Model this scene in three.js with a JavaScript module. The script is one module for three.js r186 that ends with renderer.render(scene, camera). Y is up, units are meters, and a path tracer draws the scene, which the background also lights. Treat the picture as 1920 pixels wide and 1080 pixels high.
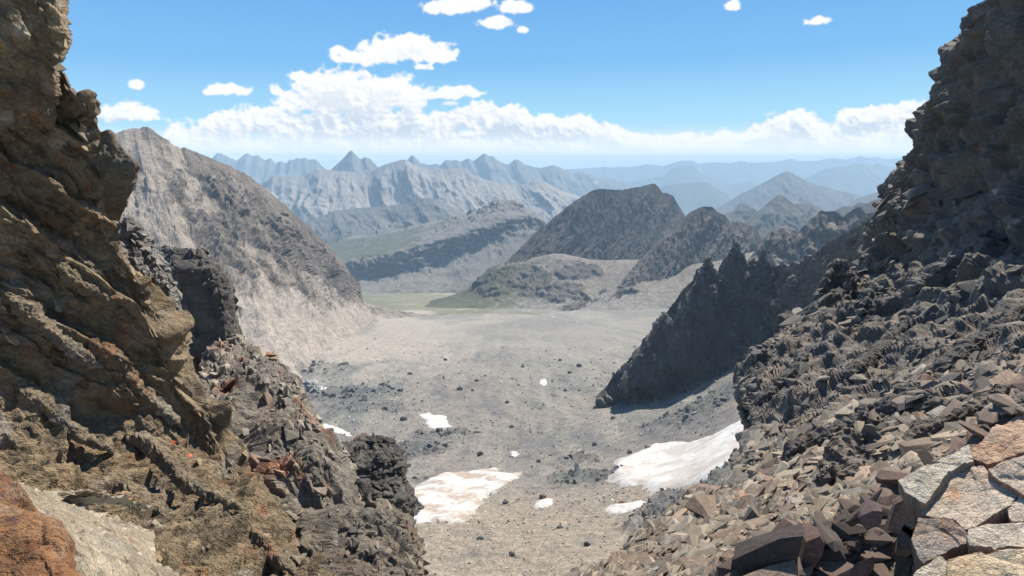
import * as THREE from 'three';
import { ConvexGeometry } from 'three/addons/geometries/ConvexGeometry.js';

// ---------------------------------------------------------------- camera, sky, sun, exposure
const W = 1920, H = 1080, CX = 960, HY = 300, F = 1144;         // lens: horizon row and focal length, in units of the photograph
const scene = new THREE.Scene();
const camera = new THREE.PerspectiveCamera(2 * Math.atan(H / 2 / F) * 180 / Math.PI, W / H, 0.2, 90000);
camera.setViewOffset(W, H, 0, H / 2 - HY, W, H);                  // shifted lens: verticals stay vertical
camera.position.set(0, 0, 0);
camera.lookAt(0, 0, -1);
camera.updateProjectionMatrix();
const renderer = new THREE.WebGLRenderer({ antialias: true });
renderer.setSize(1024, 576);
renderer.toneMapping = THREE.LinearToneMapping;
renderer.toneMappingExposure = 1.9;
renderer.shadowMap.enabled = true;

const R = Math.PI / 180;
const SUN_AZ = 37, SUN_EL = 50;                                   // degrees right of the view axis, degrees up
const sunDir = new THREE.Vector3(Math.sin(SUN_AZ * R) * Math.cos(SUN_EL * R), Math.sin(SUN_EL * R), -Math.cos(SUN_AZ * R) * Math.cos(SUN_EL * R));
const sun = new THREE.DirectionalLight(new THREE.Color(1.0, 0.94, 0.85), 5.0);
sun.position.copy(sunDir).multiplyScalar(3000);
sun.castShadow = true;
sun.shadow.camera.left = -1500; sun.shadow.camera.right = 1500; sun.shadow.camera.top = 1500; sun.shadow.camera.bottom = -1500; sun.shadow.camera.far = 9000;
sun.shadow.mapSize.set(4096, 4096);
scene.add(sun, sun.target);
scene.fog = new THREE.FogExp2(new THREE.Color(0.56, 0.80, 1.0), 6.0e-5);

// ---------------------------------------------------------------- random numbers and noise
function rng(seed) { let a = seed | 0; return () => { a = (a + 0x6D2B79F5) | 0; let t = Math.imul(a ^ (a >>> 15), 1 | a); t = (t + Math.imul(t ^ (t >>> 7), 61 | t)) ^ t; return ((t ^ (t >>> 14)) >>> 0) / 4294967296; }; }
const PERM = new Uint8Array(512), GX = new Float32Array(256), GY = new Float32Array(256), GZ = new Float32Array(256);
{
  const r = rng(7), p = [...Array(256).keys()];
  for (let i = 255; i > 0; i--) { const j = Math.floor(r() * (i + 1)); [p[i], p[j]] = [p[j], p[i]]; }
  for (let i = 0; i < 512; i++) PERM[i] = p[i & 255];
  for (let i = 0; i < 256; i++) { const z = r() * 2 - 1, a = r() * Math.PI * 2, s = Math.sqrt(1 - z * z); GX[i] = s * Math.cos(a); GY[i] = s * Math.sin(a); GZ[i] = z; }
}
function noise(x, y, z) {                                         // gradient noise, about -1..1
  const X = Math.floor(x), Y = Math.floor(y), Z = Math.floor(z);
  x -= X; y -= Y; z -= Z;
  const xi = X & 255, yi = Y & 255, zi = Z & 255;
  const u = x * x * x * (x * (x * 6 - 15) + 10), v = y * y * y * (y * (y * 6 - 15) + 10), w = z * z * z * (z * (z * 6 - 15) + 10);
  const A = PERM[xi], B = PERM[xi + 1], AA = PERM[A + yi], AB = PERM[A + yi + 1], BA = PERM[B + yi], BB = PERM[B + yi + 1];
  const g = (h, a, b, c) => GX[h] * a + GY[h] * b + GZ[h] * c;
  const x0 = g(PERM[AA + zi], x, y, z), x1 = g(PERM[BA + zi], x - 1, y, z), x2 = g(PERM[AB + zi], x, y - 1, z), x3 = g(PERM[BB + zi], x - 1, y - 1, z);
  const x4 = g(PERM[AA + zi + 1], x, y, z - 1), x5 = g(PERM[BA + zi + 1], x - 1, y, z - 1), x6 = g(PERM[AB + zi + 1], x, y - 1, z - 1), x7 = g(PERM[BB + zi + 1], x - 1, y - 1, z - 1);
  const a = x0 + u * (x1 - x0), b = x2 + u * (x3 - x2), c = x4 + u * (x5 - x4), d = x6 + u * (x7 - x6);
  const e = a + v * (b - a), f = c + v * (d - c);
  return 1.55 * (e + w * (f - e));
}
function fbm(x, y, z, o = 4, gain = 0.5) { let s = 0, a = 1, n = 0; for (let i = 0; i < o; i++) { s += a * noise(x, y, z); n += a; a *= gain; x = x * 2.03 + 11.3; y = y * 2.03 + 5.7; z = z * 2.03 + 3.1; } return s / n; }
function ridged(x, y, z, o = 4) { let s = 0, a = 1, n = 0; for (let i = 0; i < o; i++) { const v = 1 - Math.abs(noise(x, y, z)) * 1.4; s += a * v; n += a; a *= 0.5; x = x * 2.03 + 7.3; y = y * 2.03 + 1.7; z = z * 2.03 + 9.1; } return s / n; }
const sat = (x) => x < 0 ? 0 : x > 1 ? 1 : x;
const sstep = (a, b, x) => { const t = sat((x - a) / (b - a)); return t * t * (3 - 2 * t); };
const lerp = (a, b, t) => a + (b - a) * t;
// broken blocks: every cell has its own tilted face; fId and fEdge tell of the cell last met
let fId = 0, fEdge = 0;
function facet(x, y, z, seed, blur = 0.02) {                       // blur: width over which one face passes into the next
  const X = Math.floor(x), Y = Math.floor(y), Z = Math.floor(z);
  let d1 = 9, d2 = 9, h1 = 0, x1 = 0, y1 = 0, z1 = 0, h2 = 0, x2 = 0, y2 = 0, z2 = 0;
  for (let k = -1; k <= 1; k++) for (let j = -1; j <= 1; j++) for (let i = -1; i <= 1; i++) {
    let h = Math.imul(X + i, 374761393) + Math.imul(Y + j, 668265263) + Math.imul(Z + k, 1440662683) + Math.imul(seed, 974711) | 0;
    h = Math.imul(h ^ (h >>> 13), 1274126177); h ^= h >>> 16;
    const px = i + (h & 1023) / 1023 - (x - X), py = j + ((h >>> 10) & 1023) / 1023 - (y - Y), pz = k + ((h >>> 20) & 1023) / 1023 - (z - Z);
    const d = px * px + py * py + pz * pz;
    if (d < d1) { d2 = d1; h2 = h1; x2 = x1; y2 = y1; z2 = z1; d1 = d; h1 = h; x1 = px; y1 = py; z1 = pz; } else if (d < d2) { d2 = d; h2 = h; x2 = px; y2 = py; z2 = pz; }
  }
  fEdge = Math.sqrt(d2) - Math.sqrt(d1);
  let h = Math.imul(h1 ^ 0x5bd1e995, 1540483477); h ^= h >>> 15;
  fId = ((h >>> 4) & 255) / 255;
  let g = h & 255, v = (((h >>> 8) & 255) / 255 - 0.5) * 1.1 - (x1 * GX[g] + y1 * GY[g] + z1 * GZ[g]) * 1.25;
  if (fEdge < blur) {
    h = Math.imul(h2 ^ 0x5bd1e995, 1540483477); h ^= h >>> 15; g = h & 255;
    v = lerp(v, (((h >>> 8) & 255) / 255 - 0.5) * 1.1 - (x2 * GX[g] + y2 * GY[g] + z2 * GZ[g]) * 1.25, 0.5 * (1 - fEdge / blur));
  }
  return v;
}
// three axes of the bedding: along strike, down the dip, across the layers
function frame(nx, ny, nz) {
  const n = new THREE.Vector3(nx, ny, nz).normalize(), a = new THREE.Vector3(0, 1, 0).cross(n).normalize(), b = new THREE.Vector3().crossVectors(n, a);
  return [a.x, a.y, a.z, b.x, b.y, b.z, n.x, n.y, n.z];
}
let rockId = 0;                                                   // tone of the middle-sized block last met
const SIZES = [...Array(17).keys()].map((k) => 0.03 * Math.pow(2.15, k)).reverse();
// pix: the finest size worth building; cap: the coarsest block; flat: how thin the blocks lie in the bedding; strat: strength of the layering
function rockDisp(x, y, z, fr, pix, cap, amp, flat, seed, strat = 0, smooth = 0.5) {
  const a = fr[0] * x + fr[1] * y + fr[2] * z, b = fr[3] * x + fr[4] * y + fr[5] * z, c = fr[6] * x + fr[7] * y + fr[8] * z;
  let out = 0, id = 0.5, met = 0, q = amp;
  for (let k = 0; k < SIZES.length; k++) {
    const s = SIZES[k];
    if (s > cap * 1.6) continue;
    if (s < pix * 1.6) break;
    let w = sat((cap * 1.6 - s) / (cap * 0.8)) * sat((s - pix * 1.6) / (pix * 2));
    if (w <= 0) continue;
    const blur = Math.min(0.5, 0.02 + 0.6 * pix / s), fall = Math.min(0.5, 0.1 + 0.9 * pix / s);
    const n1 = noise(a / s * 0.45 + k * 9.1, b / s * 0.45, c / s * 0.8), n2 = noise(a / s * 0.45, b / s * 0.45 + 20.3, c / s * 0.8 + k * 3.7);
    if (met > 0) w *= lerp(1, sat(0.55 + 1.2 * n1), smooth);       // some faces break up, others stay whole
    const v = facet(a / s + 0.12 * n1, b / s * 0.7 + 0.12 * n2, c * flat / s + 0.12 * n2, seed + k, blur);
    out += q * s * w * (v - (fEdge < 0.09 && pix < 0.12 * s ? (0.09 - fEdge) * 3 : 0));
    if (met < 3) id = id * 0.5 + fId * 0.5;
    if (strat) {
      const t = c / (s * 0.55) + 0.5 * n2 + 0.2 * noise(a / s * 2, b / s * 2, k), f = t - Math.floor(t), hh = Math.imul(Math.floor(t) + k * 131, 2654435761) >>> 24;
      out += strat * s * 0.55 * w * ((f < 1 - fall ? f / (1 - fall) : (1 - f) / fall) - 0.5 + (hh / 255 - 0.5) * 0.7) * sat(0.6 + n1);
    }
    q *= 0.93; met++;
  }
  rockId = id;
  return out;
}

// ---------------------------------------------------------------- meshes from grids
// a tile of broken rock relief: cells within cells, and grain; it wraps round
function tile(size, cells, streak, seed, shape) {
  const H = new Float32Array(size * size);
  cells.forEach(([n, amp], o) => {
    const r = rng(seed + o), pt = []; for (let k = 0; k < n * n; k++) pt.push([r(), r(), r() - .5, r() - .5, r() - .5]);
    for (let j = 0; j < size; j++) for (let i = 0; i < size; i++) {
      const x = i / size * n, y = j / size * n, X = Math.floor(x), Y = Math.floor(y); let b = 9, h = 0;
      for (let q = -1; q <= 1; q++) for (let p = -1; p <= 1; p++) { const c = pt[((Y + q + n) % n) * n + (X + p + n) % n], dx = X + p + c[0] - x, dy = (Y + q + c[1] - y) * streak, d = dx * dx + dy * dy; if (d < b) { b = d; h = c[2] + dx * c[3] * 1.5 + dy * c[4] * 1.5; } }
      H[j * size + i] += h * amp;
    }
  });
  const r = rng(seed + 50), data = new Uint8Array(size * size * 4);
  for (let k = 0; k < size * size; k++) { const v = Math.max(0, Math.min(255, 255 * shape(H[k] + (r() - .5) * .06))); data[k * 4] = data[k * 4 + 1] = data[k * 4 + 2] = v; data[k * 4 + 3] = 255; }
  const t = new THREE.DataTexture(data, size, size); t.wrapS = t.wrapT = THREE.RepeatWrapping; t.magFilter = THREE.LinearFilter; t.minFilter = THREE.LinearMipmapLinearFilter; t.generateMipmaps = true; t.needsUpdate = true; return t;
}
const RELIEF = tile(1024, [[7, .5], [17, .28], [41, .16], [97, .09], [211, .05]], 1.9, 900, (h) => .5 + h * .9), GRAIN = tile(512, [[9, .35], [31, .3], [83, .25], [160, .2]], 2.2, 950, (h) => .80 + h * .42);
const ROCK = new THREE.MeshStandardMaterial({ vertexColors: true, roughness: 0.93, metalness: 0, map: GRAIN, bumpMap: RELIEF, bumpScale: 0.3 });       // near walls, tile of 7 m
const SLAB = new THREE.MeshStandardMaterial({ vertexColors: true, roughness: 0.88, map: GRAIN, bumpMap: RELIEF, bumpScale: 0.06 });   // stones at arm's length, tile of 0.9 m
const PEAK = new THREE.MeshStandardMaterial({ vertexColors: true, roughness: 0.95, metalness: 0, map: GRAIN, bumpMap: RELIEF, bumpScale: 6 });       // mountains, tile of 150 m
const SCREE = new THREE.MeshStandardMaterial({ vertexColors: true, roughness: 0.98, metalness: 0, map: GRAIN, bumpMap: RELIEF, bumpScale: 2.2 });
function tag(o, label, category, kind, group) { o.userData.label = label; if (category) o.userData.category = category; if (kind) o.userData.kind = kind; if (group) o.userData.group = group; return o; }
const FINE = 0.5;
let lastGrid = null;                                               // size and normals of the grid built last, for the pieces strewn on it
function add(geo, mat, name, parent = scene) { const m = new THREE.Mesh(geo, mat); Object.defineProperty(m, 'grid', { value: lastGrid, enumerable: false }); m.name = name; m.castShadow = m.receiveShadow = true; parent.add(m); return m; }
const at = (px, py, d) => [(px - CX) / F * d, (HY - py) / F * d, -d];
function gridIndex(nu, nv, keep) {
  const idx = new Uint32Array((nu - 1) * (nv - 1) * 6); let n = 0;
  for (let j = 0; j < nv - 1; j++) for (let i = 0; i < nu - 1; i++) {
    if (keep && !keep(i, j)) continue;
    const a = j * nu + i, b = a + 1, c = a + nu, d = c + 1;
    idx[n++] = a; idx[n++] = c; idx[n++] = b; idx[n++] = b; idx[n++] = c; idx[n++] = d;
  }
  return idx.subarray(0, n);
}
function gridNormals(P, nu, nv) {
  const N = new Float32Array(P.length);
  for (let j = 0; j < nv; j++) for (let i = 0; i < nu; i++) {
    const l = (j * nu + Math.max(0, i - 1)) * 3, r = (j * nu + Math.min(nu - 1, i + 1)) * 3, u = (Math.max(0, j - 1) * nu + i) * 3, d = (Math.min(nv - 1, j + 1) * nu + i) * 3, k = (j * nu + i) * 3;
    const ax = P[r] - P[l], ay = P[r + 1] - P[l + 1], az = P[r + 2] - P[l + 2], bx = P[d] - P[u], by = P[d + 1] - P[u + 1], bz = P[d + 2] - P[u + 2];
    let x = by * az - bz * ay, y = bz * ax - bx * az, z = bx * ay - by * ax; const q = Math.hypot(x, y, z) || 1;
    N[k] = x / q; N[k + 1] = y / q; N[k + 2] = z / q;
  }
  return N;
}
// DISP(x, y, z, u, v, normal) -> metres along the base normal; COLOR(x, y, z, n, u, v, id) -> [r, g, b]
let uvTurn = 0;                                                   // degrees by which relief and grain are turned in the surface, to follow the bedding
function buildGrid(nu, nv, base, disp, color, keep, tileSize = 7, floor = false) {
  const P = new Float32Array(nu * nv * 3), C = new Float32Array(nu * nv * 3), ID = new Float32Array(nu * nv);
  for (let j = 0; j < nv; j++) for (let i = 0; i < nu; i++) { const p = base(i / (nu - 1), j / (nv - 1), i, j), k = (j * nu + i) * 3; P[k] = p[0]; P[k + 1] = p[1]; P[k + 2] = p[2]; }
  const N0 = gridNormals(P, nu, nv), step = (a, b) => Math.hypot(P[a * 3] - P[b * 3], P[a * 3 + 1] - P[b * 3 + 1], P[a * 3 + 2] - P[b * 3 + 2]);
  const Q = new Float32Array(P.length), DD = new Float32Array(nu * nv);
  for (let j = 0; j < nv; j++) for (let i = 0; i < nu; i++) {
    const k = (j * nu + i) * 3, here = j * nu + i, gap = Math.max(step(here, i ? here - 1 : here + 1), step(here, j ? here - nu : here + nu));
    const d = disp(P[k], P[k + 1], P[k + 2], i / (nu - 1), j / (nv - 1), gap);
    ID[here] = rockId; DD[here] = d;
  }
  for (let pass = 0; pass < 2; pass++) for (let j = 1; j < nv - 1; j++) for (let i = 1; i < nu - 1; i++) {   // no teeth one vertex wide
    const h = j * nu + i, mh = (DD[h - 1] + DD[h + 1]) / 2, mv = (DD[h - nu] + DD[h + nu]) / 2, s = Math.min(step(h, h - 1), step(h, h - nu));
    if (Math.abs(DD[h] - mh) > 1.5 * s) DD[h] = lerp(DD[h], mh, .75);
    if (Math.abs(DD[h] - mv) > 1.5 * s) DD[h] = lerp(DD[h], mv, .75);
  }
  for (let h = 0; h < nu * nv; h++) { const k = h * 3, d = DD[h]; Q[k] = P[k] + N0[k] * d; Q[k + 1] = P[k + 1] + N0[k + 1] * d; Q[k + 2] = P[k + 2] + N0[k + 2] * d; }
  const N = gridNormals(Q, nu, nv);
  for (let j = 0; j < nv; j++) for (let i = 0; i < nu; i++) {
    const k = (j * nu + i) * 3, c = color(Q[k], Q[k + 1], Q[k + 2], N[k], N[k + 1], N[k + 2], i / (nu - 1), j / (nv - 1), ID[j * nu + i], N0[k + 1]);
    C[k] = c[0]; C[k + 1] = c[1]; C[k + 2] = c[2];
  }
  const g = new THREE.BufferGeometry();
  g.setAttribute('position', new THREE.BufferAttribute(Q, 3));
  const UV = new Float32Array(nu * nv * 2), mean = new THREE.Vector3(), A = new THREE.Vector3(1, 0, 0), B = new THREE.Vector3(0, 0, 1);
  if (!floor) {                                                    // relief and grain lie in the plane that the surface mostly faces
    for (let k = 0; k < nu * nv * 3; k += 3) if (N[k] * Q[k] + N[k + 1] * Q[k + 1] + N[k + 2] * Q[k + 2] < 0) { mean.x += N[k]; mean.y += N[k + 1]; mean.z += N[k + 2]; }
    mean.normalize(); A.set(0, 1, 0).cross(mean).normalize(); B.crossVectors(mean, A);
    const a0 = A.clone(), c = Math.cos(uvTurn * R), s = Math.sin(uvTurn * R); A.multiplyScalar(c).addScaledVector(B, s); B.multiplyScalar(c).addScaledVector(a0, -s);
  }
  for (let k = 0; k < nu * nv; k++) { UV[k * 2] = (Q[k * 3] * A.x + Q[k * 3 + 1] * A.y + Q[k * 3 + 2] * A.z) / tileSize; UV[k * 2 + 1] = (Q[k * 3] * B.x + Q[k * 3 + 1] * B.y + Q[k * 3 + 2] * B.z) / tileSize; }
  g.setAttribute('uv', new THREE.BufferAttribute(UV, 2));
  g.setAttribute('normal', new THREE.BufferAttribute(N, 3));
  g.setAttribute('color', new THREE.BufferAttribute(C, 3));
  g.setIndex(new THREE.BufferAttribute(gridIndex(nu, nv, keep), 1));
  lastGrid = { nu, nv, N };
  return g;
}
// broken pieces of rock: a few convex shapes, longest along x, thinnest along z
function shard(r, w, h, cut = 0) {
  const p = [];
  for (let k = 0; k < 13; k++) {
    const v = new THREE.Vector3((r() - .5), (r() - .5), (r() - .5)), m = Math.max(Math.abs(v.x), Math.abs(v.y), Math.abs(v.z)) * 2;
    v.multiplyScalar(lerp(1, 1 / m, 0.75)); p.push(new THREE.Vector3(v.x, v.y * w, v.z * h));
  }
  const g = new ConvexGeometry(p); g.deleteAttribute('normal');
  const q = g.attributes.position, uv = new Float32Array(q.count * 2), o = r(); for (let k = 0; k < q.count; k++) { uv[k * 2] = o + q.getX(k) * .5 + q.getZ(k) * .4; uv[k * 2 + 1] = q.getY(k) * .5 + q.getZ(k) * .5; }
  g.setAttribute('uv', new THREE.BufferAttribute(uv, 2)); return g;
}
const PLATES = [], BLOCKS = [], BLADES = [], SHEETS = [];
{ const r = rng(77); for (let k = 0; k < 5; k++) { PLATES.push(shard(r, .75, .26)); BLOCKS.push(shard(r, .85, .62)); BLADES.push(shard(r, .34, .16)); SHEETS.push(shard(r, .3, .075)); } }
const ROCKLET = new THREE.MeshStandardMaterial({ color: 0xffffff, roughness: 0.92, metalness: 0, map: GRAIN });
// pieces of rock breaking out of a surface built by buildGrid: sizes are in sight-line thousandths, so that far ones are larger
function scatter(mesh, o) {
  const { count, size: [s0, s1, pw], shapes, fr, jitter = 0.25, lift = 0.1, where, tint = 0.35, seed, name, spin = 1, lighten = 1, label } = o;
  const r = rng(seed), P = mesh.geometry.attributes.position.array, C = mesh.geometry.attributes.color.array, { nu, nv, N } = mesh.grid;
  const M = new THREE.Matrix4(), q = new THREE.Quaternion(), q2 = new THREE.Quaternion(), e = new THREE.Euler(), B = new THREE.Matrix4(), c = new THREE.Color(), v = new THREE.Vector3(), sc = new THREE.Vector3();
  B.makeBasis(new THREE.Vector3(fr[3], fr[4], fr[5]), new THREE.Vector3(-fr[0], -fr[1], -fr[2]), new THREE.Vector3(fr[6], fr[7], fr[8]));
  const lists = shapes.map(() => []);
  for (let n = 0, tries = 0; n < count && tries < count * 12; tries++) {
    const k = Math.floor(r() * nu * nv), x = P[k * 3], y = P[k * 3 + 1], z = P[k * 3 + 2], px = CX + x / -z * F, py = HY - y / -z * F;
    if (z > -1 || px < -60 || px > 1980 || py < -60 || py > 1140) continue;
    const nx = N[k * 3], ny = N[k * 3 + 1], nz = N[k * 3 + 2], d = Math.hypot(x, y, z);
    if ((nx * x + ny * y + nz * z) / d > 0.25) continue;
    if (where && r() > where(x, y, z, nx, ny, nz, px, py)) continue;
    const s = d * lerp(s0, s1, Math.pow(r(), pw)) * 1e-3;
    e.set((r() - .5) * 2 * jitter, (r() - .5) * 2 * jitter, (r() - .5) * 6.28 * spin); q2.setFromEuler(e); q.setFromRotationMatrix(B).multiply(q2);
    v.set(x + nx * s * lift, y + ny * s * lift, z + nz * s * lift); sc.set(s * (.8 + .5 * r()), s * (.8 + .4 * r()), s * (.75 + .5 * r()));
    const t = (1 + (r() - .5) * 2 * tint) * lighten, w = (r() - .5) * .08;
    lists[Math.floor(r() * shapes.length)].push([M.compose(v, q, sc).clone(), C[k * 3] * t * (1 + w), C[k * 3 + 1] * t, C[k * 3 + 2] * t * (1 - w)]);
    n++;
  }
  if (o.single) {                                                   // stones that can be picked apart one by one
    const tones = {};
    lists.forEach((l, i) => l.forEach(([m, a, b, d]) => {
      const t = Math.max(2, Math.min(9, Math.round(Math.sqrt(Math.max(0, b)) * 14))), h = a > d * 1.75 ? 1 : 0, key = t * 2 + h, v0 = (t / 14) ** 2;
      tones[key] ??= new THREE.MeshStandardMaterial({ color: new THREE.Color().setRGB(v0 * (h ? 1.45 : 1.16), v0, v0 * (h ? .66 : .80)), roughness: .92, map: GRAIN, bumpMap: RELIEF, bumpScale: .05 });
      const p = add(shapes[i], tones[key], name, o.parent || mesh); p.matrixAutoUpdate = true; m.decompose(p.position, p.quaternion, p.scale);
    }));
    return;
  }
  lists.forEach((l, i) => {
    if (!l.length) return;
    const im = new THREE.InstancedMesh(shapes[i], ROCKLET, l.length);
    l.forEach(([m, a, b, d], k) => { im.setMatrixAt(k, m); im.setColorAt(k, c.setRGB(a, b, d)); });
    im.name = name; im.castShadow = im.receiveShadow = true; im.userData.kind = 'stuff'; if (label) im.userData.label = label;
    (o.parent || mesh).add(im);
  });
}
const cr = (a, b, c, d, t) => 0.5 * (2 * b + (c - a) * t + (2 * a - 5 * b + 4 * c - d) * t * t + (3 * b - a - 3 * c + d) * t * t * t);
function spline(list, t, smooth = true) {                         // list of arrays, t in 0..1 over their indices
  const n = list.length - 1, f = Math.min(n - 1e-6, Math.max(0, t * n)), i = Math.floor(f), w = f - i;
  const a = list[Math.max(0, i - 1)], b = list[i], c = list[i + 1], d = list[Math.min(n, i + 2)];
  return b.map((_, k) => smooth ? cr(a[k], b[k], c[k], d[k], w) : lerp(b[k], c[k], w));
}
// a surface through control points [pixel x, pixel y, distance]; rows of equal length
function patch(rows, smooth = true) {
  const L = rows.map((r) => r.map(([x, y, d]) => [x, y, Math.log(d)]));
  const nr = L.length, nc = L[0].length;
  return (u, v) => {
    const f = Math.min(nr - 1 - 1e-6, v * (nr - 1)), j = Math.floor(f), w = f - j;
    const q = [-1, 0, 1, 2].map((o) => spline(L[Math.max(0, Math.min(nr - 1, j + o))], u, smooth));
    const p = [0, 1, 2].map((k) => smooth ? cr(q[0][k], q[1][k], q[2][k], q[3][k], w) : lerp(q[1][k], q[2][k], w));
    return at(p[0], p[1], Math.exp(p[2]));
  };
}
const mixc = (a, b, t) => [lerp(a[0], b[0], t), lerp(a[1], b[1], t), lerp(a[2], b[2], t)];
const mul = (a, k) => [a[0] * k * 0.54, a[1] * k * 0.52, a[2] * k * 0.495];

// ---------------------------------------------------------------- the sky: air and clouds, by azimuth and elevation
const az = (px, py) => Math.atan2(px - CX, F) / R, el = (px, py) => Math.atan2(HY - py, Math.hypot(px - CX, F)) / R;
{
  const EXPO = renderer.toneMappingExposure, SW = 4096, SH = 2048, data = new Float32Array(SW * SH * 4);
  // each cloud: flat base elevation and a heap of lumps [azimuth, elevation, half width, half height], in degrees
  const lumps = [];
  const lump = (px, py, rx, ry, k = 1) => { const a = az(px, py), e = el(px, py); lumps.push([a, e, Math.abs(az(px + rx, py) - az(px - rx, py)) / 2, Math.abs(el(px, py - ry) - el(px, py + ry)) / 2, k]); };
  for (const l of [
    [850, 12, 46, 17], [820, 14, 20, 12], [890, 5, 36, 10], [966, 14, 30, 13], [932, 45, 30, 13], [980, 56, 10, 6, .7],
    [690, 108, 48, 15], [720, 94, 40, 24], [765, 92, 56, 27], [815, 104, 48, 18], [655, 112, 26, 6], [634, 95, 14, 8, .8], [795, 126, 14, 6, .8],
    [572, 184, 36, 24], [610, 170, 48, 34], [655, 166, 56, 32], [690, 186, 64, 28], [740, 174, 48, 28], [770, 192, 28, 22], [640, 195, 90, 22], [563, 145, 22, 9], [845, 174, 50, 12], [800, 178, 20, 8], [843, 195, 15, 4, .8], [515, 168, 14, 8, .7],
    [425, 168, 42, 12], [395, 172, 16, 7], [257, 160, 13, 9, .8], [240, 212, 48, 18], [212, 218, 26, 12], [275, 218, 16, 8, .8],
    [345, 258, 40, 27], [395, 262, 50, 24], [440, 238, 50, 28], [490, 228, 52, 24], [545, 240, 60, 30], [610, 245, 70, 34], [680, 240, 80, 34], [760, 238, 60, 30], [830, 245, 60, 32],
    [870, 225, 34, 26], [902, 210, 24, 18], [935, 232, 40, 28], [965, 222, 30, 22], [1005, 245, 46, 24], [1050, 240, 44, 22], [1090, 235, 36, 20], [1125, 250, 34, 18], [1150, 258, 40, 14],
    [420, 282, 130, 20], [600, 280, 160, 22], [800, 280, 170, 22], [1000, 280, 170, 24], [1200, 272, 120, 17], [1330, 272, 120, 20], [1440, 262, 60, 26],
    [1470, 240, 40, 26], [1500, 230, 32, 20], [1530, 246, 30, 20], [1600, 222, 36, 18], [1650, 214, 44, 17], [1700, 210, 50, 18], [1620, 250, 70, 24], [1700, 245, 70, 30], [1560, 270, 120, 22], [1780, 230, 80, 40],
    [1375, 12, 13, 10, .75], [1528, 40, 20, 6, .6], [1418, 238, 8, 8, .6],
  ]) lump(...l);
  const r = rng(31);
  for (let k = 0; k < 150; k++) { const a = 52 + r() * 256, e = 1.5 + r() * r() * 11, w = 2 + r() * 5; for (let j = 0; j < 3; j++) lumps.push([a + (r() - .5) * w * 1.6, e + r() * 1.1, w * (.4 + r() * .5), .7 + r() * 1.2, 1]); }
  const puff = (a, e) => { let v = 0, k = 1, f = 0.8, n = 0; for (let o = 0; o < 5; o++) { v += k * (0.36 - Math.abs(noise(a * f + o * 3.3, e * f * 1.1, 9.2 + o))); k *= 0.52; f *= 2.0; } return v; };
  const dens = (a, e) => {                                        // how deep inside a cloud this direction is
    let m = -1;
    for (const l of lumps) {
      let da = a - l[0]; da -= 360 * Math.round(da / 360);
      const x = da / l[2]; if (x > 1.6 || x < -1.6) continue;
      const y = (e - l[1]) / l[3], yy = y < 0 ? y * 1.25 : y; if (yy > 1.7 || yy < -1.7) continue;
      const d = (1 - Math.sqrt(x * x + yy * yy)) * l[4];
      m = m > d ? m + 0.12 * Math.exp(-(m - d) * 5) : d + 0.12 * Math.exp(-(d - m) * 5);
    }
    if (m < -0.75) return -1;
    return m + 0.55 * fbm(a * 0.5, e * 0.7, 4.2, 3, 0.5) + puff(a, e) * 0.62 - 0.0;
  };
  const hor = [0.92, 0.99, 1.03], low = [0.42, 0.76, 0.98], mid = [0.22, 0.54, 0.93], top = [0.155, 0.41, 0.85], zen = [0.045, 0.14, 0.42];
  for (let j = 0; j < SH; j++) {
    const e = (j + .5) / SH * 180 - 90;
    for (let i = 0; i < SW; i++) {
      const th = ((i + .5) / SW - .5) * 2 * Math.PI, a = Math.atan2(Math.cos(th), -Math.sin(th)) / R, k = (j * SW + i) * 4;
      let c;
      const q = Math.max(0, e) - 1.2 * Math.max(0, Math.cos((a - 45) * R)) ;
      if (q < 3) c = mixc(hor, low, sstep(-1, 3, q)); else if (q < 8) c = mixc(low, mid, sat((q - 3) / 5)); else if (q < 16) c = mixc(mid, top, sat((q - 8) / 8)); else c = mixc(top, zen, sat((q - 16) / 60));
      if (e > -1 && e < 19) {
        const d = dens(a, e);
        if (d > -0.1) {
          const up = dens(a + 0.2, e + 0.5), up2 = dens(a + 0.4, e + 1.2), bulge = puff(a + 0.12, e + 0.16) - puff(a, e);
          const low_ = sstep(8, 2.5, e), shade = sat(0.5 * sat(up * 0.8) + 0.8 * sat(up2) - 0.12 + 0.9 * fbm(a * 0.35, e * 0.8, 1.7, 4) + 1.5 * bulge);
          const lit = mixc([1.08, 1.07, 1.05], mixc([0.80, 0.86, 0.93], [0.60, 0.71, 0.85], low_), shade * (0.6 + 0.35 * low_));
          c = mixc(c, lit, sstep(-0.08, 0.27, d) * (1 - 0.25 * sstep(2.2, 0.2, e)));
        }
        c = mixc(c, [1.1, 1.13, 1.12], 0.85 * sstep(3.2, 0.4, e));
      }
      data[k] = c[0] / EXPO; data[k + 1] = c[1] / EXPO; data[k + 2] = c[2] / EXPO; data[k + 3] = 1;
    }
  }
  const sky = new THREE.DataTexture(data, SW, SH, THREE.RGBAFormat, THREE.FloatType);
  sky.mapping = THREE.EquirectangularReflectionMapping; sky.magFilter = sky.minFilter = THREE.LinearFilter; sky.needsUpdate = true;
  scene.background = sky; scene.environment = sky;
}

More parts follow.
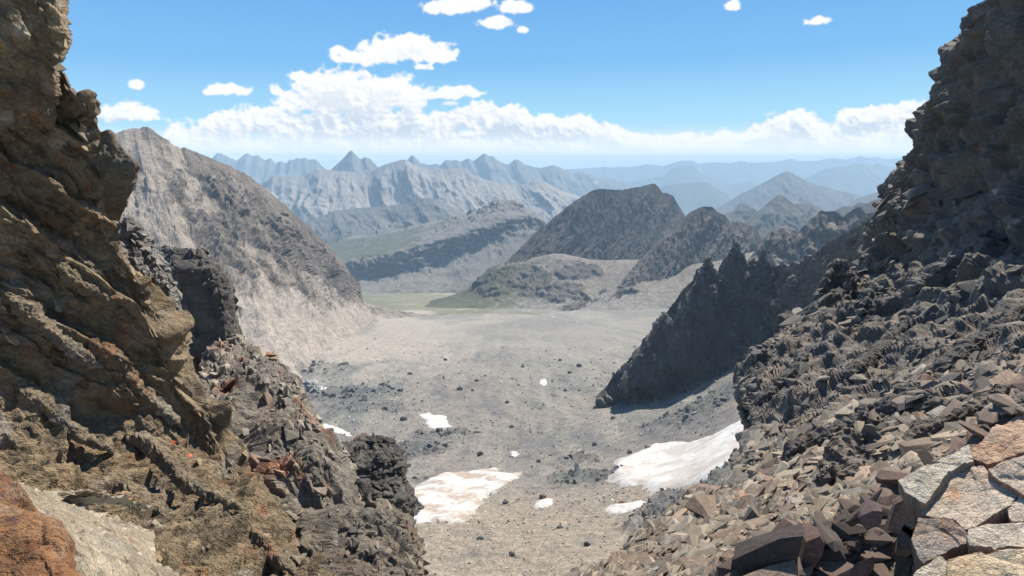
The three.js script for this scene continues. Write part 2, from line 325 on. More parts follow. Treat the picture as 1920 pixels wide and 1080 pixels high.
// ---------------------------------------------------------------- the valley floor as one height field
const FD = [60, 100, 150, 200, 300, 420, 550, 700, 900, 1200, 1700, 2300, 2900, 3500, 4300];
const FX = [0, 300, 500, 650, 800, 960, 1100, 1250, 1400, 1550, 1700, 1950];
const FY = [
  [1500, 1500, 1500, 1500, 1500, 1500, 1480, 1440, 1380, 1300, 1240, 1200],
  [1200, 1220, 1235, 1240, 1240, 1235, 1220, 1180, 1110, 1040, 960, 900],
  [1030, 1060, 1085, 1095, 1095, 1090, 1080, 1060, 990, 900, 830, 760],
  [920, 960, 1000, 1012, 1014, 1012, 1005, 985, 900, 830, 760, 690],
  [860, 900, 930, 940, 938, 938, 935, 905, 825, 750, 690, 620],
  [810, 850, 868, 876, 876, 876, 874, 850, 775, 700, 640, 560],
  [770, 800, 812, 818, 818, 817, 818, 794, 720, 645, 590, 500],
  [730, 755, 762, 764, 763, 762, 764, 742, 674, 600, 550, 480],
  [640, 675, 700, 710, 709, 708, 709, 700, 640, 565, 510, 450],
  [520, 560, 620, 655, 657, 655, 655, 652, 612, 540, 480, 430],
  [430, 500, 580, 606, 609, 605, 605, 602, 570, 505, 460, 420],
  [400, 470, 556, 579, 583, 580, 579, 566, 520, 480, 440, 420],
  [400, 470, 545, 562, 566, 565, 560, 545, 500, 470, 440, 420],
  [400, 470, 540, 551, 551, 552, 550, 530, 500, 470, 440, 420],
  [400, 470, 535, 546, 546, 546, 545, 530, 500, 470, 440, 420],
];
const floorRow = FY.map((row, j) => row.map((py) => (HY - py) / F * FD[j]));
const lnFD = FD.map(Math.log);
function floorBase(x, z) {
  const d = -z, px = CX + x / d * F, ld = Math.log(Math.max(61, Math.min(4290, d)));
  let j = 0; while (j < FD.length - 2 && ld > lnFD[j + 1]) j++;
  let i = 0; while (i < FX.length - 2 && px > FX[i + 1]) i++;
  const v = (ld - lnFD[j]) / (lnFD[j + 1] - lnFD[j]), u = sat((px - FX[i]) / (FX[i + 1] - FX[i]));
  const R4 = [j - 1, j, j + 1, j + 2].map((q) => { const r = floorRow[Math.max(0, Math.min(FD.length - 1, q))]; return cr(r[Math.max(0, i - 1)], r[i], r[i + 1], r[Math.min(FX.length - 1, i + 2)], u); });
  return cr(...R4, v);
}
function meadowMask(x, z) { const d = -z + 520 * fbm(x * .0052, 7, z * .0012, 3); return sstep(-.1, .12, fbm(x * .004, z * .004, 3, 3) * .95 + Math.min((d - 2180) / 500, (3600 - d) / 300, (x + 980) / 160, (120 - x) / 200)); }
const FLOORFR = frame(0.1, 1, 0.1);
const floorShape = (x, z) => { const d = -z; return floorBase(x, z) + 3.2 * fbm(x * 0.012, z * 0.009, 5, 3) * sstep(250, 600, d) + 14 * fbm(x * 0.0032, z * 0.0032, 8, 3) * sstep(600, 1300, d) * (1 - .8 * sstep(1350, 1900, d)); };
function ground(px, py) {                                          // where the line of sight meets the valley floor
  let d = 70, step = 6, last = 70;
  for (; d < 4200; d += step) { step = d * 0.012; if ((HY - py) / F * d <= floorShape((px - CX) / F * d, -d)) { let lo = last, hi = d; for (let k = 0; k < 24; k++) { const m = (lo + hi) / 2; if ((HY - py) / F * m <= floorShape((px - CX) / F * m, -m)) hi = m; else lo = m; } return at(px, py, hi); } last = d; }
  return null;
}
const OUTCROPS = [[1105, 905, 26, 30, 1], [1085, 870, 16, 20, .7], [650, 742, 75, 60, .8], [590, 700, 60, 60, .5], [700, 770, 50, 40, .8], [835, 822, 34, 22, .8], [760, 850, 40, 26, .9], [800, 905, 30, 10, .5], [1300, 935, 26, 22, 1], [1340, 970, 20, 16, 1], [1250, 985, 16, 12, .7], [1335, 760, 60, 40, .9], [640, 690, 30, 16, .7]].map(([px, py, rx, rz, k]) => { const g = ground(px, py); return [g[0], g[2], rx, rz, k]; });
const outcrop = (x, z) => { let m = 0; for (const [cx, cz, rx, rz, k] of OUTCROPS) { const q = Math.hypot((x - cx) / rx, (z - cz) / rz); if (q < 1.5) m = Math.max(m, k * sstep(1.25, .45, q + .6 * fbm(x * .05, z * .05, 6, 3))); } return m; };
function floorRough(x, z, y, pix) {
  const d = -z, m = meadowMask(x, z);
  const hum = 3.4 * ridged(x * .022 + .6 * noise(x * .01, z * .01, 4), z * .017, 14, 3) * sstep(200, 380, d) * sstep(1500, 900, d) * (1 - m);
  const lobe = hum + 3.2 * fbm(x * 0.012, z * 0.009, 5, 3) * sstep(250, 600, d) + 14 * fbm(x * 0.0032, z * 0.0032, 8, 3) * sstep(600, 1300, d) * (1 - .8 * sstep(1350, 1900, d));
  const flow = 1.6 * noise(x * 0.03 + 2 * noise(x * .01, z * .01, 0), z * 0.004, 2) * sstep(350, 500, d) * sstep(1500, 900, d);
  const knob = outcrop(x, z);
  const big = 2.5 + 9 * knob;
  return lobe + flow * (1 - m) + rockDisp(x, y, z, FLOORFR, pix, big * 1.5, (0.13 + 0.12 * knob) * (1 - 0.85 * m), 1.6, 3) + knob * 5 * ridged(x * .02, z * .02, 3, 3);
}
const floorY = (x, z) => { const y = floorBase(x, z); return y + floorRough(x, z, y, -z / F * 1.6); };
let moraine;
{
  const nu = 560, nv = 440;
  const base = (u, v) => { const d = 62 * Math.pow(4250 / 62, Math.pow(1 - v, 0.93)), px = lerp(-60, 2000, u), x = (px - CX) / F * d; return [x, floorBase(x, -d), -d]; };
  const grey = [0.33, 0.305, 0.27], tan = [0.40, 0.35, 0.29], green = [0.29, 0.295, 0.26], pale = [0.46, 0.435, 0.39], dark = [0.16, 0.16, 0.16], grass = [0.155, 0.165, 0.045], grass2 = [0.235, 0.215, 0.08];
  const color = (x, y, z, nx, ny, nz, u, v, id) => {
    const d = -z, n1 = fbm(x * .006, z * .004, 1, 4), n2 = fbm(x * .02 + 2 * n1, z * .006, 4, 4), n3 = fbm(x * .05, z * .05, 7, 3);
    const st = fbm(x * .035 + 1.5 * n1, z * .005, 21, 4, .6);
    let c = mixc(grey, green, sstep(-0.1, 0.35, n1 + 0.2 * sstep(600, 900, d) * sstep(-40, -200, x)));
    c = mixc(c, [.22, .215, .21], .85 * sstep(.02, .26, st + .3 * n3) * sstep(1600, 1100, d));
    c = mixc(c, [.42, .385, .33], .8 * sstep(.06, .3, -st + .2 * n3));
    c = mixc(c, tan, sstep(0.05, 0.5, n2) * 0.6);
    c = mixc(c, [0.44, 0.37, 0.28], 0.8 * sstep(400, 230, d + 90 * n1));
    c = mixc(c, pale, sstep(700, 1300, d) * 0.55 * sstep(-0.3, 0.4, n2 + 0.2));
    c = mixc(c, [0.56, 0.50, 0.42], 0.85 * sstep(820, 1150, d + 260 * n2) * sstep(40, -260, x + 200 * n1));
    c = mixc(c, [0.40, 0.345, 0.28], 0.75 * sstep(350, 600, x + 0.05 * d) * sstep(1400, 1900, d));
    c = mixc(c, mixc([.33, .335, .30], [.24, .235, .22], sat(.5 + 2 * n3)), .8 * sstep(-.05, .2, fbm(x * .0045, z * .0022, 51, 4)) * sstep(1250, 1700, d));
    c = mixc(c, dark, 0.35 * sstep(0.1, 0.5, n3 + 0.3 * n1) * sstep(1000, 700, d));
    c = mixc(c, mixc([.17, .185, .18], [.12, .125, .125], sat(.5 + n3)), .85 * outcrop(x, z));
    const m = meadowMask(x, z);
    c = mixc(c, mixc(mixc(grass, grass2, sat(0.5 + 1.4 * n3)), [.30, .28, .21], .8 * sstep(.08, .3, fbm(x * .012, z * .006, 33, 4))), m * (.72 + .2 * n2));
    const k = 1.5 * (0.72 + 0.5 * id + 0.18 * noise(x * .4, z * .4, 2) * sstep(900, 300, d));
    return mul(c, k);
  };
  const isMeadow = [];
  const D = (x, y, z) => { rockId = .5; return floorRough(x, z, y, -z / F * 1.6); };
  const gAll = buildGrid(nu, nv, base, D, color, null, 45, true);
  const P = gAll.attributes.position.array;
  const inMeadow = (i, j) => { const k = (j * nu + i) * 3; return meadowMask(P[k], P[k + 2]) > 0.5; };
  const g1 = gAll.clone(); g1.setIndex(new THREE.BufferAttribute(gridIndex(nu, nv, (i, j) => !inMeadow(i, j)), 1));
  const g2 = gAll.clone(); g2.setIndex(new THREE.BufferAttribute(gridIndex(nu, nv, inMeadow), 1));
  moraine = tag(add(g1, SCREE, 'moraine_ground'), 'grey rubble ground of the glacier basin filling the valley floor', 'moraine', 'structure');
  tag(add(g2, SCREE, 'meadow'), 'flat green alpine meadow at the far end of the valley floor', 'meadow', 'structure');
}

// ---------------------------------------------------------------- mountains: a crest line with a face towards us and one away
function mountain(o) {
  const { crest, turn, len, foot, back = 0.8, flat = 1.6, strat = 0, jag = 1.2, gully = 0, gw = 200, color, concave = 0.25, seed = 1, smoothLow = 0, stepPx = 1.9 } = o;
  const rows = Math.round(o.rows * (o.fine || (crest[0][2] > 8000 ? .36 : FINE))), cols = Math.round(o.cols * (o.fine || (crest[0][2] > 8000 ? .36 : FINE)));
  const x0 = crest[0][0], x1 = crest[crest.length - 1][0];
  const C = [];
  for (let i = 0; i < cols; i++) {
    const px = lerp(x0, x1, i / (cols - 1));
    let k = 0; while (k < crest.length - 2 && px > crest[k + 1][0]) k++;
    const t = sat((px - crest[k][0]) / (crest[k + 1][0] - crest[k][0]));
    const d = Math.exp(lerp(Math.log(crest[k][2]), Math.log(crest[k + 1][2]), t * t * (3 - 2 * t) * .5 + t * .5));
    const py = lerp(crest[k][1], crest[k + 1][1], t) + jag * (fbm(px * 0.11, seed * 3.1, 0, 4, .6) + 0.35 * noise(px * .6, seed, 3)) * 1.6;
    C.push(at(px, py, d));
  }
  const S = Math.sin(turn * R), K = Math.cos(turn * R), fr = o.fr || frame(K, 0.4, -S);
  const LEN = typeof len === 'function' ? len : () => len;
  const fy = (x, z) => typeof foot === 'function' ? foot(x, z) : foot;
  const nb = Math.max(4, Math.round(rows * 0.12)), nv = rows + nb;
  const base = (u, v, i, j) => {
    const p = C[i], len = LEN(i / (cols - 1));
    if (j >= nb) {
      const t = (j - nb) / (rows - 1), prof = t * (1 + concave - concave * t) , e = fy(p[0] + S * len, p[2] + K * len);
      return [p[0] + S * len * t, lerp(p[1], Math.min(e, p[1] - 5), prof), p[2] + K * len * t];
    }
    const t = (nb - j) / nb * back, e = fy(p[0], p[2]);
    return [p[0] - S * len * t, lerp(p[1], e, t), p[2] - K * len * t];
  };
  const distance = crest[Math.floor(crest.length / 2)][2];
  const pix = distance / F * stepPx, far = sstep(3500, 7000, distance), big = lerp(1, .6, far) * o.big, amp = lerp(1, .5, far) * (o.amp ?? 0.2);
  const disp = (x, y, z, u, v, gap) => {
    const t = (v * (nv - 1) - nb) / (rows - 1), rise = t < 0 ? 0.35 : sstep(0, 0.2, t) * 0.85 + 0.15;
    const a = (x * K - z * S), b = x * S + z * K, w = gw * 0.5 * fbm(x / gw * .35, y / gw * .35, z / gw * .35 + seed, 3);
    let h = 0;
    if (gully) h += gully * (ridged((a + w) / gw, b / gw * 0.16, seed, 4) - 0.62) * rise + gully * 0.32 * (ridged((a + w * .6) / gw * 3.3, b / gw * 0.5, seed + 5, 3) - 0.62) * rise + gully * (o.lump ?? 0.5) * rise * fbm(x / gw * .7, y / gw * .7, z / gw * .7 + 9, 4);
    const rb = o.ribs ? o.ribs(x, y, z, a, b, u, t) : 1;
    const sm = rb * (smoothLow ? 1 - smoothLow * sstep(0.55, 0.8, t + 0.25 * fbm(x / gw * .6, 3, z / gw * .6 + seed, 3)) : 1);
    return h * (o.ribs ? .55 + .45 * rb : 1) + (o.ribs ? rb * 7 : 0) + rockDisp(x, y, z, fr, Math.max(pix, gap * .7), big, amp * rise * sm, flat, seed * 7, strat * rise * sm);
  };
  const g = buildGrid(cols, nv, base, disp, (x, y, z, nx, ny, nz, u, v, id, n0) => color(x, y, z, nx, ny, nz, u, (v * (nv - 1) - nb) / (rows - 1), id, n0), null, distance < 1000 ? 60 : 150);
  g.deleteAttribute('normal');
  return tag(add(g, PEAK, o.name), o.label, o.category || 'mountain', 'structure');
}
// rock where it is steep, rubble where it lies flatter, grass low down
function alpine(rock, rock2, scree, o = {}) {
  const { ws = 300, lo = 0.55, hi = 0.75, grass, gy = -1e9, snow = 0, dk = 0.3 } = o;
  return (x, y, z, nx, ny, nz, u, t, id) => {
    const n = fbm(x / ws, y / ws, z / ws, 4), n2 = fbm(x / ws * 5, y / ws * 5, z / ws * 5, 3);
    let c = mixc(rock, rock2, sat(0.5 + n * 1.1));
    const s = sstep(lo, hi, ny + 0.12 * n2 + 0.12 * n);
    c = mixc(c, scree, s);
    if (grass) c = mixc(c, grass, 0.9 * sstep(lo, hi, ny + 0.2 * n) * sstep(0, 120, gy - y + 160 * n));
    if (snow) c = mixc(c, [0.8, 0.8, 0.82], sstep(snow, snow + .06, n2 + 0.3 * n) * sstep(lo - .1, hi, ny) * sstep(0.7, 0.1, t));
    return mul(c, 1 - dk + 2 * dk * id);
  };
}
const pts = (d, s) => s.trim().split(/\s+/).map((p) => { const [a, b, c] = p.split(',').map(Number); return [a, b, c || d]; });

// slanting strata: streaks that run down the fall line
const strataTone = (turn, a0, b0, lo, hi, scree) => (x, y, z, nx, ny, nz, u, t, id) => {
  const a = x * Math.cos(turn * R) - z * Math.sin(turn * R), b = x * Math.sin(turn * R) + z * Math.cos(turn * R), n = fbm(x / 150, y / 150, z / 150, 4);
  const st = fbm(a / a0 + n * 1.5, b / b0, 3, 4, .6), f = fbm(a / a0 * 4, b / b0 * 3, 8, 3);
  let c = mixc(lo, hi, sat(.45 + st * 1.5 + .4 * n));
  c = mixc(c, scree, .75 * sstep(.62, .85, ny + .15 * f + .1 * st));
  return mul(c, .75 + .4 * id + .35 * f);
};
// far blue layers first
mountain({ name: 'mountain_range', label: 'faintest pale blue range along the horizon, right half', crest: pts(24000, '1040,322 1066,317 1101,316 1134,313 1150,315 1163,312 1180,314 1200,310 1215,308 1245,311 1272,302 1282,300 1290,302 1296,300 1310,307 1332,304 1352,304 1370,306 1390,301 1400,304 1425,305 1450,304 1482,297 1500,302 1530,301 1560,296 1587,299 1615,292 1630,297 1642,294 1665,299 1720,292 1800,300'), turn: 5, len: 5000, foot: -2600, rows: 60, cols: 420, big: 1500, amp: 0.1, gully: 220, gw: 2600, jag: 1, seed: 2, color: alpine([.12, .14, .12], [.16, .16, .14], [.2, .2, .18], { ws: 3000 }) });
mountain({ name: 'mountain_range', label: 'pale blue hazy range at right below the faintest skyline', crest: pts(17000, '1480,352 1512,334 1530,324 1545,317 1570,313 1585,312 1600,307 1608,309 1617,306 1635,311 1647,307 1660,311 1720,318 1800,340'), turn: 10, len: 3600, foot: -1900, rows: 60, cols: 220, big: 900, amp: 0.12, gully: 160, gw: 1500, jag: .8, seed: 3, color: alpine([.1, .12, .09], [.15, .15, .12], [.2, .2, .17], { ws: 2000 }) });
mountain({ name: 'mountain_range', label: 'broad hazy blue hill range behind the dark flat topped massif', crest: pts(19000, '1080,375 1130,350 1190,340 1242,330 1260,318 1275,311 1297,310 1317,326 1340,335 1370,348 1407,339 1437,345 1470,372'), turn: -10, len: 4000, foot: -2300, rows: 70, cols: 260, big: 1000, amp: 0.1, gully: 160, gw: 1800, jag: .6, seed: 4, color: alpine([.08, .11, .07], [.12, .13, .09], [.16, .17, .13], { ws: 2000 }) });
mountain({ name: 'mountain_range', label: 'low rounded hazy blue hill between dark massif and pointed blue peak', crest: pts(13500, '1180,380 1220,360 1250,347 1300,342 1325,342 1345,354 1365,367 1385,385 1420,420'), turn: -5, len: 3000, foot: -1900, rows: 60, cols: 160, big: 700, amp: 0.1, gully: 90, gw: 1200, jag: .4, seed: 5, color: alpine([.07, .1, .06], [.1, .12, .08], [.14, .15, .11], { ws: 1500 }) });
mountain({ name: 'mountain', label: 'blue pointed pyramid mountain standing alone in haze at right', crest: pts(9000, '1310,412 1345,390 1390,362 1412,353 1435,342 1452,332 1466,324 1476,321 1484,324 1492,329 1512,338 1532,347 1545,350 1562,355 1590,361 1610,366 1660,385'), turn: -12, len: 2000, foot: -1250, rows: 110, cols: 330, big: 500, amp: 0.16, gully: 90, gw: 620, jag: .5, seed: 6, color: alpine([.09, .11, .07], [.14, .14, .1], [.24, .22, .19], { ws: 800, lo: .62, hi: .8 }) });
mountain({ name: 'hill', label: 'pale green blue hill shoulder right of the pointed blue pyramid', category: 'hill', crest: pts(7600, '1560,405 1590,385 1610,371 1645,360 1700,350 1760,345'), turn: -20, len: 1500, foot: -1000, rows: 60, cols: 120, big: 300, amp: 0.12, gully: 30, gw: 500, jag: .4, seed: 7, color: alpine([.1, .12, .06], [.16, .15, .09], [.2, .19, .13], { ws: 600 }) });
mountain({ name: 'mountain_range', label: 'jagged blue skyline of peaks at the far left', crest: pts(14500, '340,312 387,300 393,299 408,286 417,288 432,295 444,300 454,293 464,287 474,293 483,292 496,301 500,299 506,297 511,300 516,308 520,304 526,302 533,305 536,307 544,299 549,301 558,296 564,298 571,295 579,299 586,298 592,299 610,316 640,330'), turn: 20, len: 2600, foot: -1300, rows: 80, cols: 380, big: 700, amp: 0.22, gully: 180, gw: 700, jag: 1, seed: 8, color: alpine([.12, .12, .12], [.17, .16, .15], [.26, .25, .23], { ws: 900, snow: .5 }) });
mountain({ name: 'mountain_range', label: 'jagged blue range with small snowfields at the middle of the skyline', crest: pts(14000, '780,314 793,306 802,310 819,307 826,310 836,299 846,302 854,300 863,304 877,297 887,302 897,295 908,288 920,294 924,293 935,303 948,308 955,308 966,299 972,300 983,308 997,312 1007,314 1016,315 1032,311 1040,310 1056,317 1073,326 1084,323 1102,326 1123,334 1147,337 1174,344 1189,350 1230,368'), turn: 15, len: 2600, foot: -1500, rows: 110, cols: 480, big: 700, amp: 0.2, gully: 190, gw: 750, jag: 1, seed: 9, color: alpine([.13, .13, .13], [.18, .17, .16], [.3, .28, .26], { ws: 900, snow: .42 }) });
mountain({ name: 'peak', label: 'sharp small blue pyramid peak, right one of the pair', category: 'peak', crest: pts(13000, '730,325 748,312 763,301 769,294 773,290 778,295 785,301 793,310 806,318 830,330'), turn: 20, len: 1500, foot: -700, rows: 60, cols: 140, big: 400, amp: 0.18, gully: 60, gw: 500, jag: .5, seed: 10, color: alpine([.13, .13, .13], [.18, .17, .16], [.26, .25, .23], { ws: 700 }) });
mountain({ name: 'peak', label: 'tallest blue pyramid peak with a snow spot, left of the pair', category: 'peak', crest: pts(11200, '585,335 607,322 621,318 632,308 642,299 651,288 659,281 666,290 674,297 679,297 684,294 695,298 702,305 708,312 740,335'), turn: 20, len: 1500, foot: -750, rows: 80, cols: 220, big: 450, amp: 0.2, gully: 90, gw: 500, jag: .6, seed: 11, color: alpine([.14, .13, .13], [.2, .18, .17], [.32, .3, .28], { ws: 700, snow: .5 }) });
mountain({ name: 'mountain', label: 'broad pale grey blue massif below the two pyramid peaks', crest: pts(8800, '460,372 494,343 511,328 524,330 537,330 555,331 570,331 583,323 597,317 607,318 621,320 650,322 690,326 717,310 734,305 752,300 761,300 780,313 802,318 846,317 863,316 874,315 883,323 911,336 933,342 966,345 988,344 999,339 1018,339 1031,345 1049,356 1082,367 1110,385 1160,420'), turn: 18, len: 2300, foot: -1050, rows: 190, cols: 760, big: 300, amp: 0.24, gully: 210, gw: 620, jag: .9, seed: 12, concave: .4, color: alpine([.13, .125, .12], [.2, .185, .17], [.60, .53, .45], { ws: 500, lo: .5, hi: .68, grass: [.16, .17, .08], gy: -700, snow: .62 }) });
mountain({ name: 'mountain', label: 'rounded dark blue ridge in cloud shade before the pale massif', category: 'mountain', crest: pts(6500, '520,440 570,416 612,402 625,396 664,391 716,387 753,383 773,378 789,372 810,372 823,376 836,383 854,391 900,412 960,440'), turn: 25, len: 1500, foot: -1000, rows: 130, cols: 420, big: 240, amp: 0.2, gully: 60, gw: 420, jag: .6, seed: 13, color: alpine([.12, .12, .11], [.17, .16, .14], [.3, .28, .24], { ws: 400, lo: .6, hi: .85, grass: [.13, .14, .06], gy: -720 }) });
mountain({ name: 'peak', label: 'small dark blue pointed peak left of the dark grassy cone', category: 'peak', crest: pts(5400, '1330,412 1356,402 1375,396 1383,387 1389,380 1400,385 1412,390 1420,395 1440,410 1470,440'), turn: -25, len: 800, foot: -850, rows: 90, cols: 170, big: 160, amp: 0.2, gully: 40, gw: 200, jag: .7, seed: 14, color: alpine([.09, .085, .08], [.13, .12, .1], [.26, .23, .19], { ws: 300, lo: .6, hi: .8 }) });
mountain({ name: 'peak', label: 'dark blue cone peak with grassy left flank and long right shoulder', category: 'peak', crest: pts(4700, '1370,450 1400,417 1422,397 1436,384 1450,372 1461,364 1469,367 1485,380 1490,383 1497,381 1520,382 1535,390 1550,398 1590,420 1640,440'), turn: -22, len: 900, foot: -800, rows: 110, cols: 260, big: 160, amp: 0.2, gully: 45, gw: 220, jag: .7, seed: 15, color: alpine([.09, .085, .08], [.13, .12, .1], [.24, .21, .16], { ws: 300, lo: .6, hi: .8, grass: [.14, .14, .06], gy: -430 }) });
mountain({ name: 'ridge', label: 'dark blue jagged ridge touching the right cliff edge', category: 'ridge', crest: pts(3300, '1540,412 1567,395 1585,386 1598,388 1610,380 1622,381 1635,376 1660,370 1700,372'), turn: -25, len: 600, foot: -600, rows: 70, cols: 140, big: 100, amp: 0.24, gully: 30, gw: 130, jag: 1.2, seed: 16, color: alpine([.09, .09, .09], [.13, .12, .11], [.2, .19, .17], { ws: 200 }) });

// the banded mountain with an alp above a cliff and a rubble apron below
{
  const rows = [
    [[520, 500, 6500], [600, 478, 6400], [650, 462, 6200], [700, 452, 6100], [760, 445, 6000], [820, 430, 5800], [880, 415, 5500], [940, 400, 5300], [1000, 420, 5100], [1080, 480, 5000]],
    [[520, 480, 6200], [600, 462, 6100], [650, 446, 5900], [700, 441, 5800], [760, 430, 5600], [820, 416, 5400], [880, 398, 5100], [940, 379, 4900], [1000, 400, 4750], [1080, 462, 4600]],
    [[520, 495, 5000], [600, 485, 5000], [650, 478, 4900], [700, 464, 4850], [760, 452, 4750], [820, 438, 4700], [880, 420, 4600], [940, 398, 4600], [1000, 403, 4620], [1080, 466, 4450]],
    [[520, 505, 4350], [600, 500, 4350], [650, 494, 4330], [700, 483, 4330], [760, 470, 4330], [820, 454, 4350], [880, 438, 4380], [940, 418, 4400], [1000, 409, 4500], [1080, 470, 4350]],
    [[520, 532, 4230], [600, 531, 4230], [650, 528, 4200], [700, 523, 4200], [760, 513, 4200], [820, 500, 4230], [880, 476, 4260], [940, 452, 4300], [1000, 436, 4350], [1080, 490, 4250]],
    [[520, 556, 3850], [600, 556, 3850], [650, 554, 3800], [700, 556, 3700], [760, 556, 3650], [820, 557, 3600], [880, 556, 3550], [940, 552, 3550], [1000, 545, 3600], [1080, 545, 3600]],
  ];
  const S = patch(rows), fr = frame(0.12, 1, 0.25);
  const rockOf = (v, x, y, z) => { const n = fbm(x / 160, y / 160, z / 160, 4), q = v * 5; return sat(sstep(2.75, 3.05, q + .25 * n) * sstep(4.25, 3.85, q + .3 * n) + 0.9 * sstep(0.1, 0.4, n + 0.35 * sstep(150, -150, -x) * 0 + (sstep(-900, -250, x) * .6 - .25)) * sstep(2.6, 1.2, q)); };
  const disp = (x, y, z, u, v) => { const r = rockOf(v, x, y, z); return 22 * fbm(x / 260, y / 260, z / 260, 4) + 34 * sstep(.45, .2, v) * (ridged(x / 210, y / 500, z / 600, 4) - .6) + r * 30 * (ridged(x / 90, y / 400, z / 200, 3) - .6) + rockDisp(x, y, z, fr, 7, 110, 0.06 + 0.2 * r, 2.2, 5); };
  const color = (x, y, z, nx, ny, nz, u, v, id) => {
    const n = fbm(x / 200, y / 200, z / 200, 4), n2 = fbm(x / 40, y / 40, z / 40, 3), r = rockOf(v, x, y, z), q = v * 5;
    let c = mixc([.36, .33, .28], [.42, .37, .3], sat(.5 + n));
    c = mixc(c, [.15, .165, .06], 0.92 * sstep(0.0, 0.25, n * .5 + n2 * .25 + Math.min((x > -2000 ? 0.35 : .4) - (x + 900) / 900, 0.5)) * sstep(1, 1.3, q) * sstep(3.1, 2.7, q));
    c = mixc(c, [.17, .18, .08], 0.8 * sstep(0.1, 0.4, n2 * .6 + (q - 4.55) * 1.1) );
    c = mixc(c, mixc([.10, .10, .10], [.17, .155, .14], sat(.5 + n2)), sat(r * 1.2) * sstep(0.93, 0.62, ny + .1 * n2));
    return mul(c, .75 + .5 * id);
  };
  tag(add(buildGrid(430, 200, S, disp, color, null, 150), PEAK, 'mountain'), 'banded mountain with green alp above a dark cliff band', 'mountain', 'structure');
}
const massif = mountain({ name: 'mountain', label: 'dark brown flat topped massif with slanting strata right of the valley', crest: pts(3200, '915,530,2900 945,500,2900 965,478,2950 985,455,2980 1000,440,3000 1030,415,3050 1060,390,3100 1085,372,3150 1100,364,3150 1112,356,3180 1125,354,3200 1140,355,3220 1165,356,3250 1185,353,3280 1200,350,3300 1215,346,3300 1228,344,3300 1236,352,3290 1240,362,3280 1252,362,3270 1262,366,3250 1268,378,3250 1275,392,3230 1282,405,3200 1300,432,3150 1330,480,3100'), turn: -38, len: (u) => lerp(130, 520, sstep(0, 0.4, u)), foot: -560, back: 1, rows: 240, cols: 520, big: 44, amp: 0.15, flat: 3.4, lump: .15, gully: 34, gw: 110, jag: 1.2, concave: 0.15, seed: 17, color: strataTone(-38, 26, 260, [.06, .049, .041], [.12, .10, .084], [.21, .175, .145]) });
const massif2 = mountain({ name: 'mountain', label: 'dark second summit with slanting strata right of the flat topped massif', crest: pts(2600, '1150,540,2600 1190,497,2600 1230,457,2600 1262,428,2600 1280,412,2600 1292,400,2600 1305,392,2590 1320,387,2580 1335,387,2580 1345,398,2570 1360,404,2560 1370,418,2540 1382,416,2530 1395,418,2520 1408,425,2500 1418,430,2490 1425,445,2480 1450,472,2460 1500,520,2400'), turn: -38, len: 430, foot: -560, back: 1, rows: 200, cols: 430, big: 38, amp: 0.15, flat: 3.4, lump: .15, gully: 30, gw: 95, jag: 1.3, concave: 0.15, seed: 18, color: strataTone(-38, 22, 220, [.08, .067, .056], [.15, .125, .102], [.32, .265, .21]) });
const tanRidge = mountain({ name: 'ridge', label: 'broken tan ridge of small spires behind the needle ridge', category: 'ridge', crest: pts(1700, '1395,500 1420,462 1437,443 1447,431 1455,434 1467,425 1480,426 1491,430 1497,436 1510,420 1522,410 1532,402 1540,394 1548,397 1555,396 1565,395 1574,402 1582,407 1592,397 1602,391 1612,387 1622,397 1650,400 1700,410'), turn: -40, len: 360, foot: -420, back: 1, rows: 170, cols: 330, big: 55, amp: 0.26, flat: 1.5, gully: 22, gw: 55, jag: 1.6, seed: 19, concave: .5, color: alpine([.13, .115, .10], [.2, .175, .145], [.42, .36, .285], { ws: 90, lo: .5, hi: .72 }) });

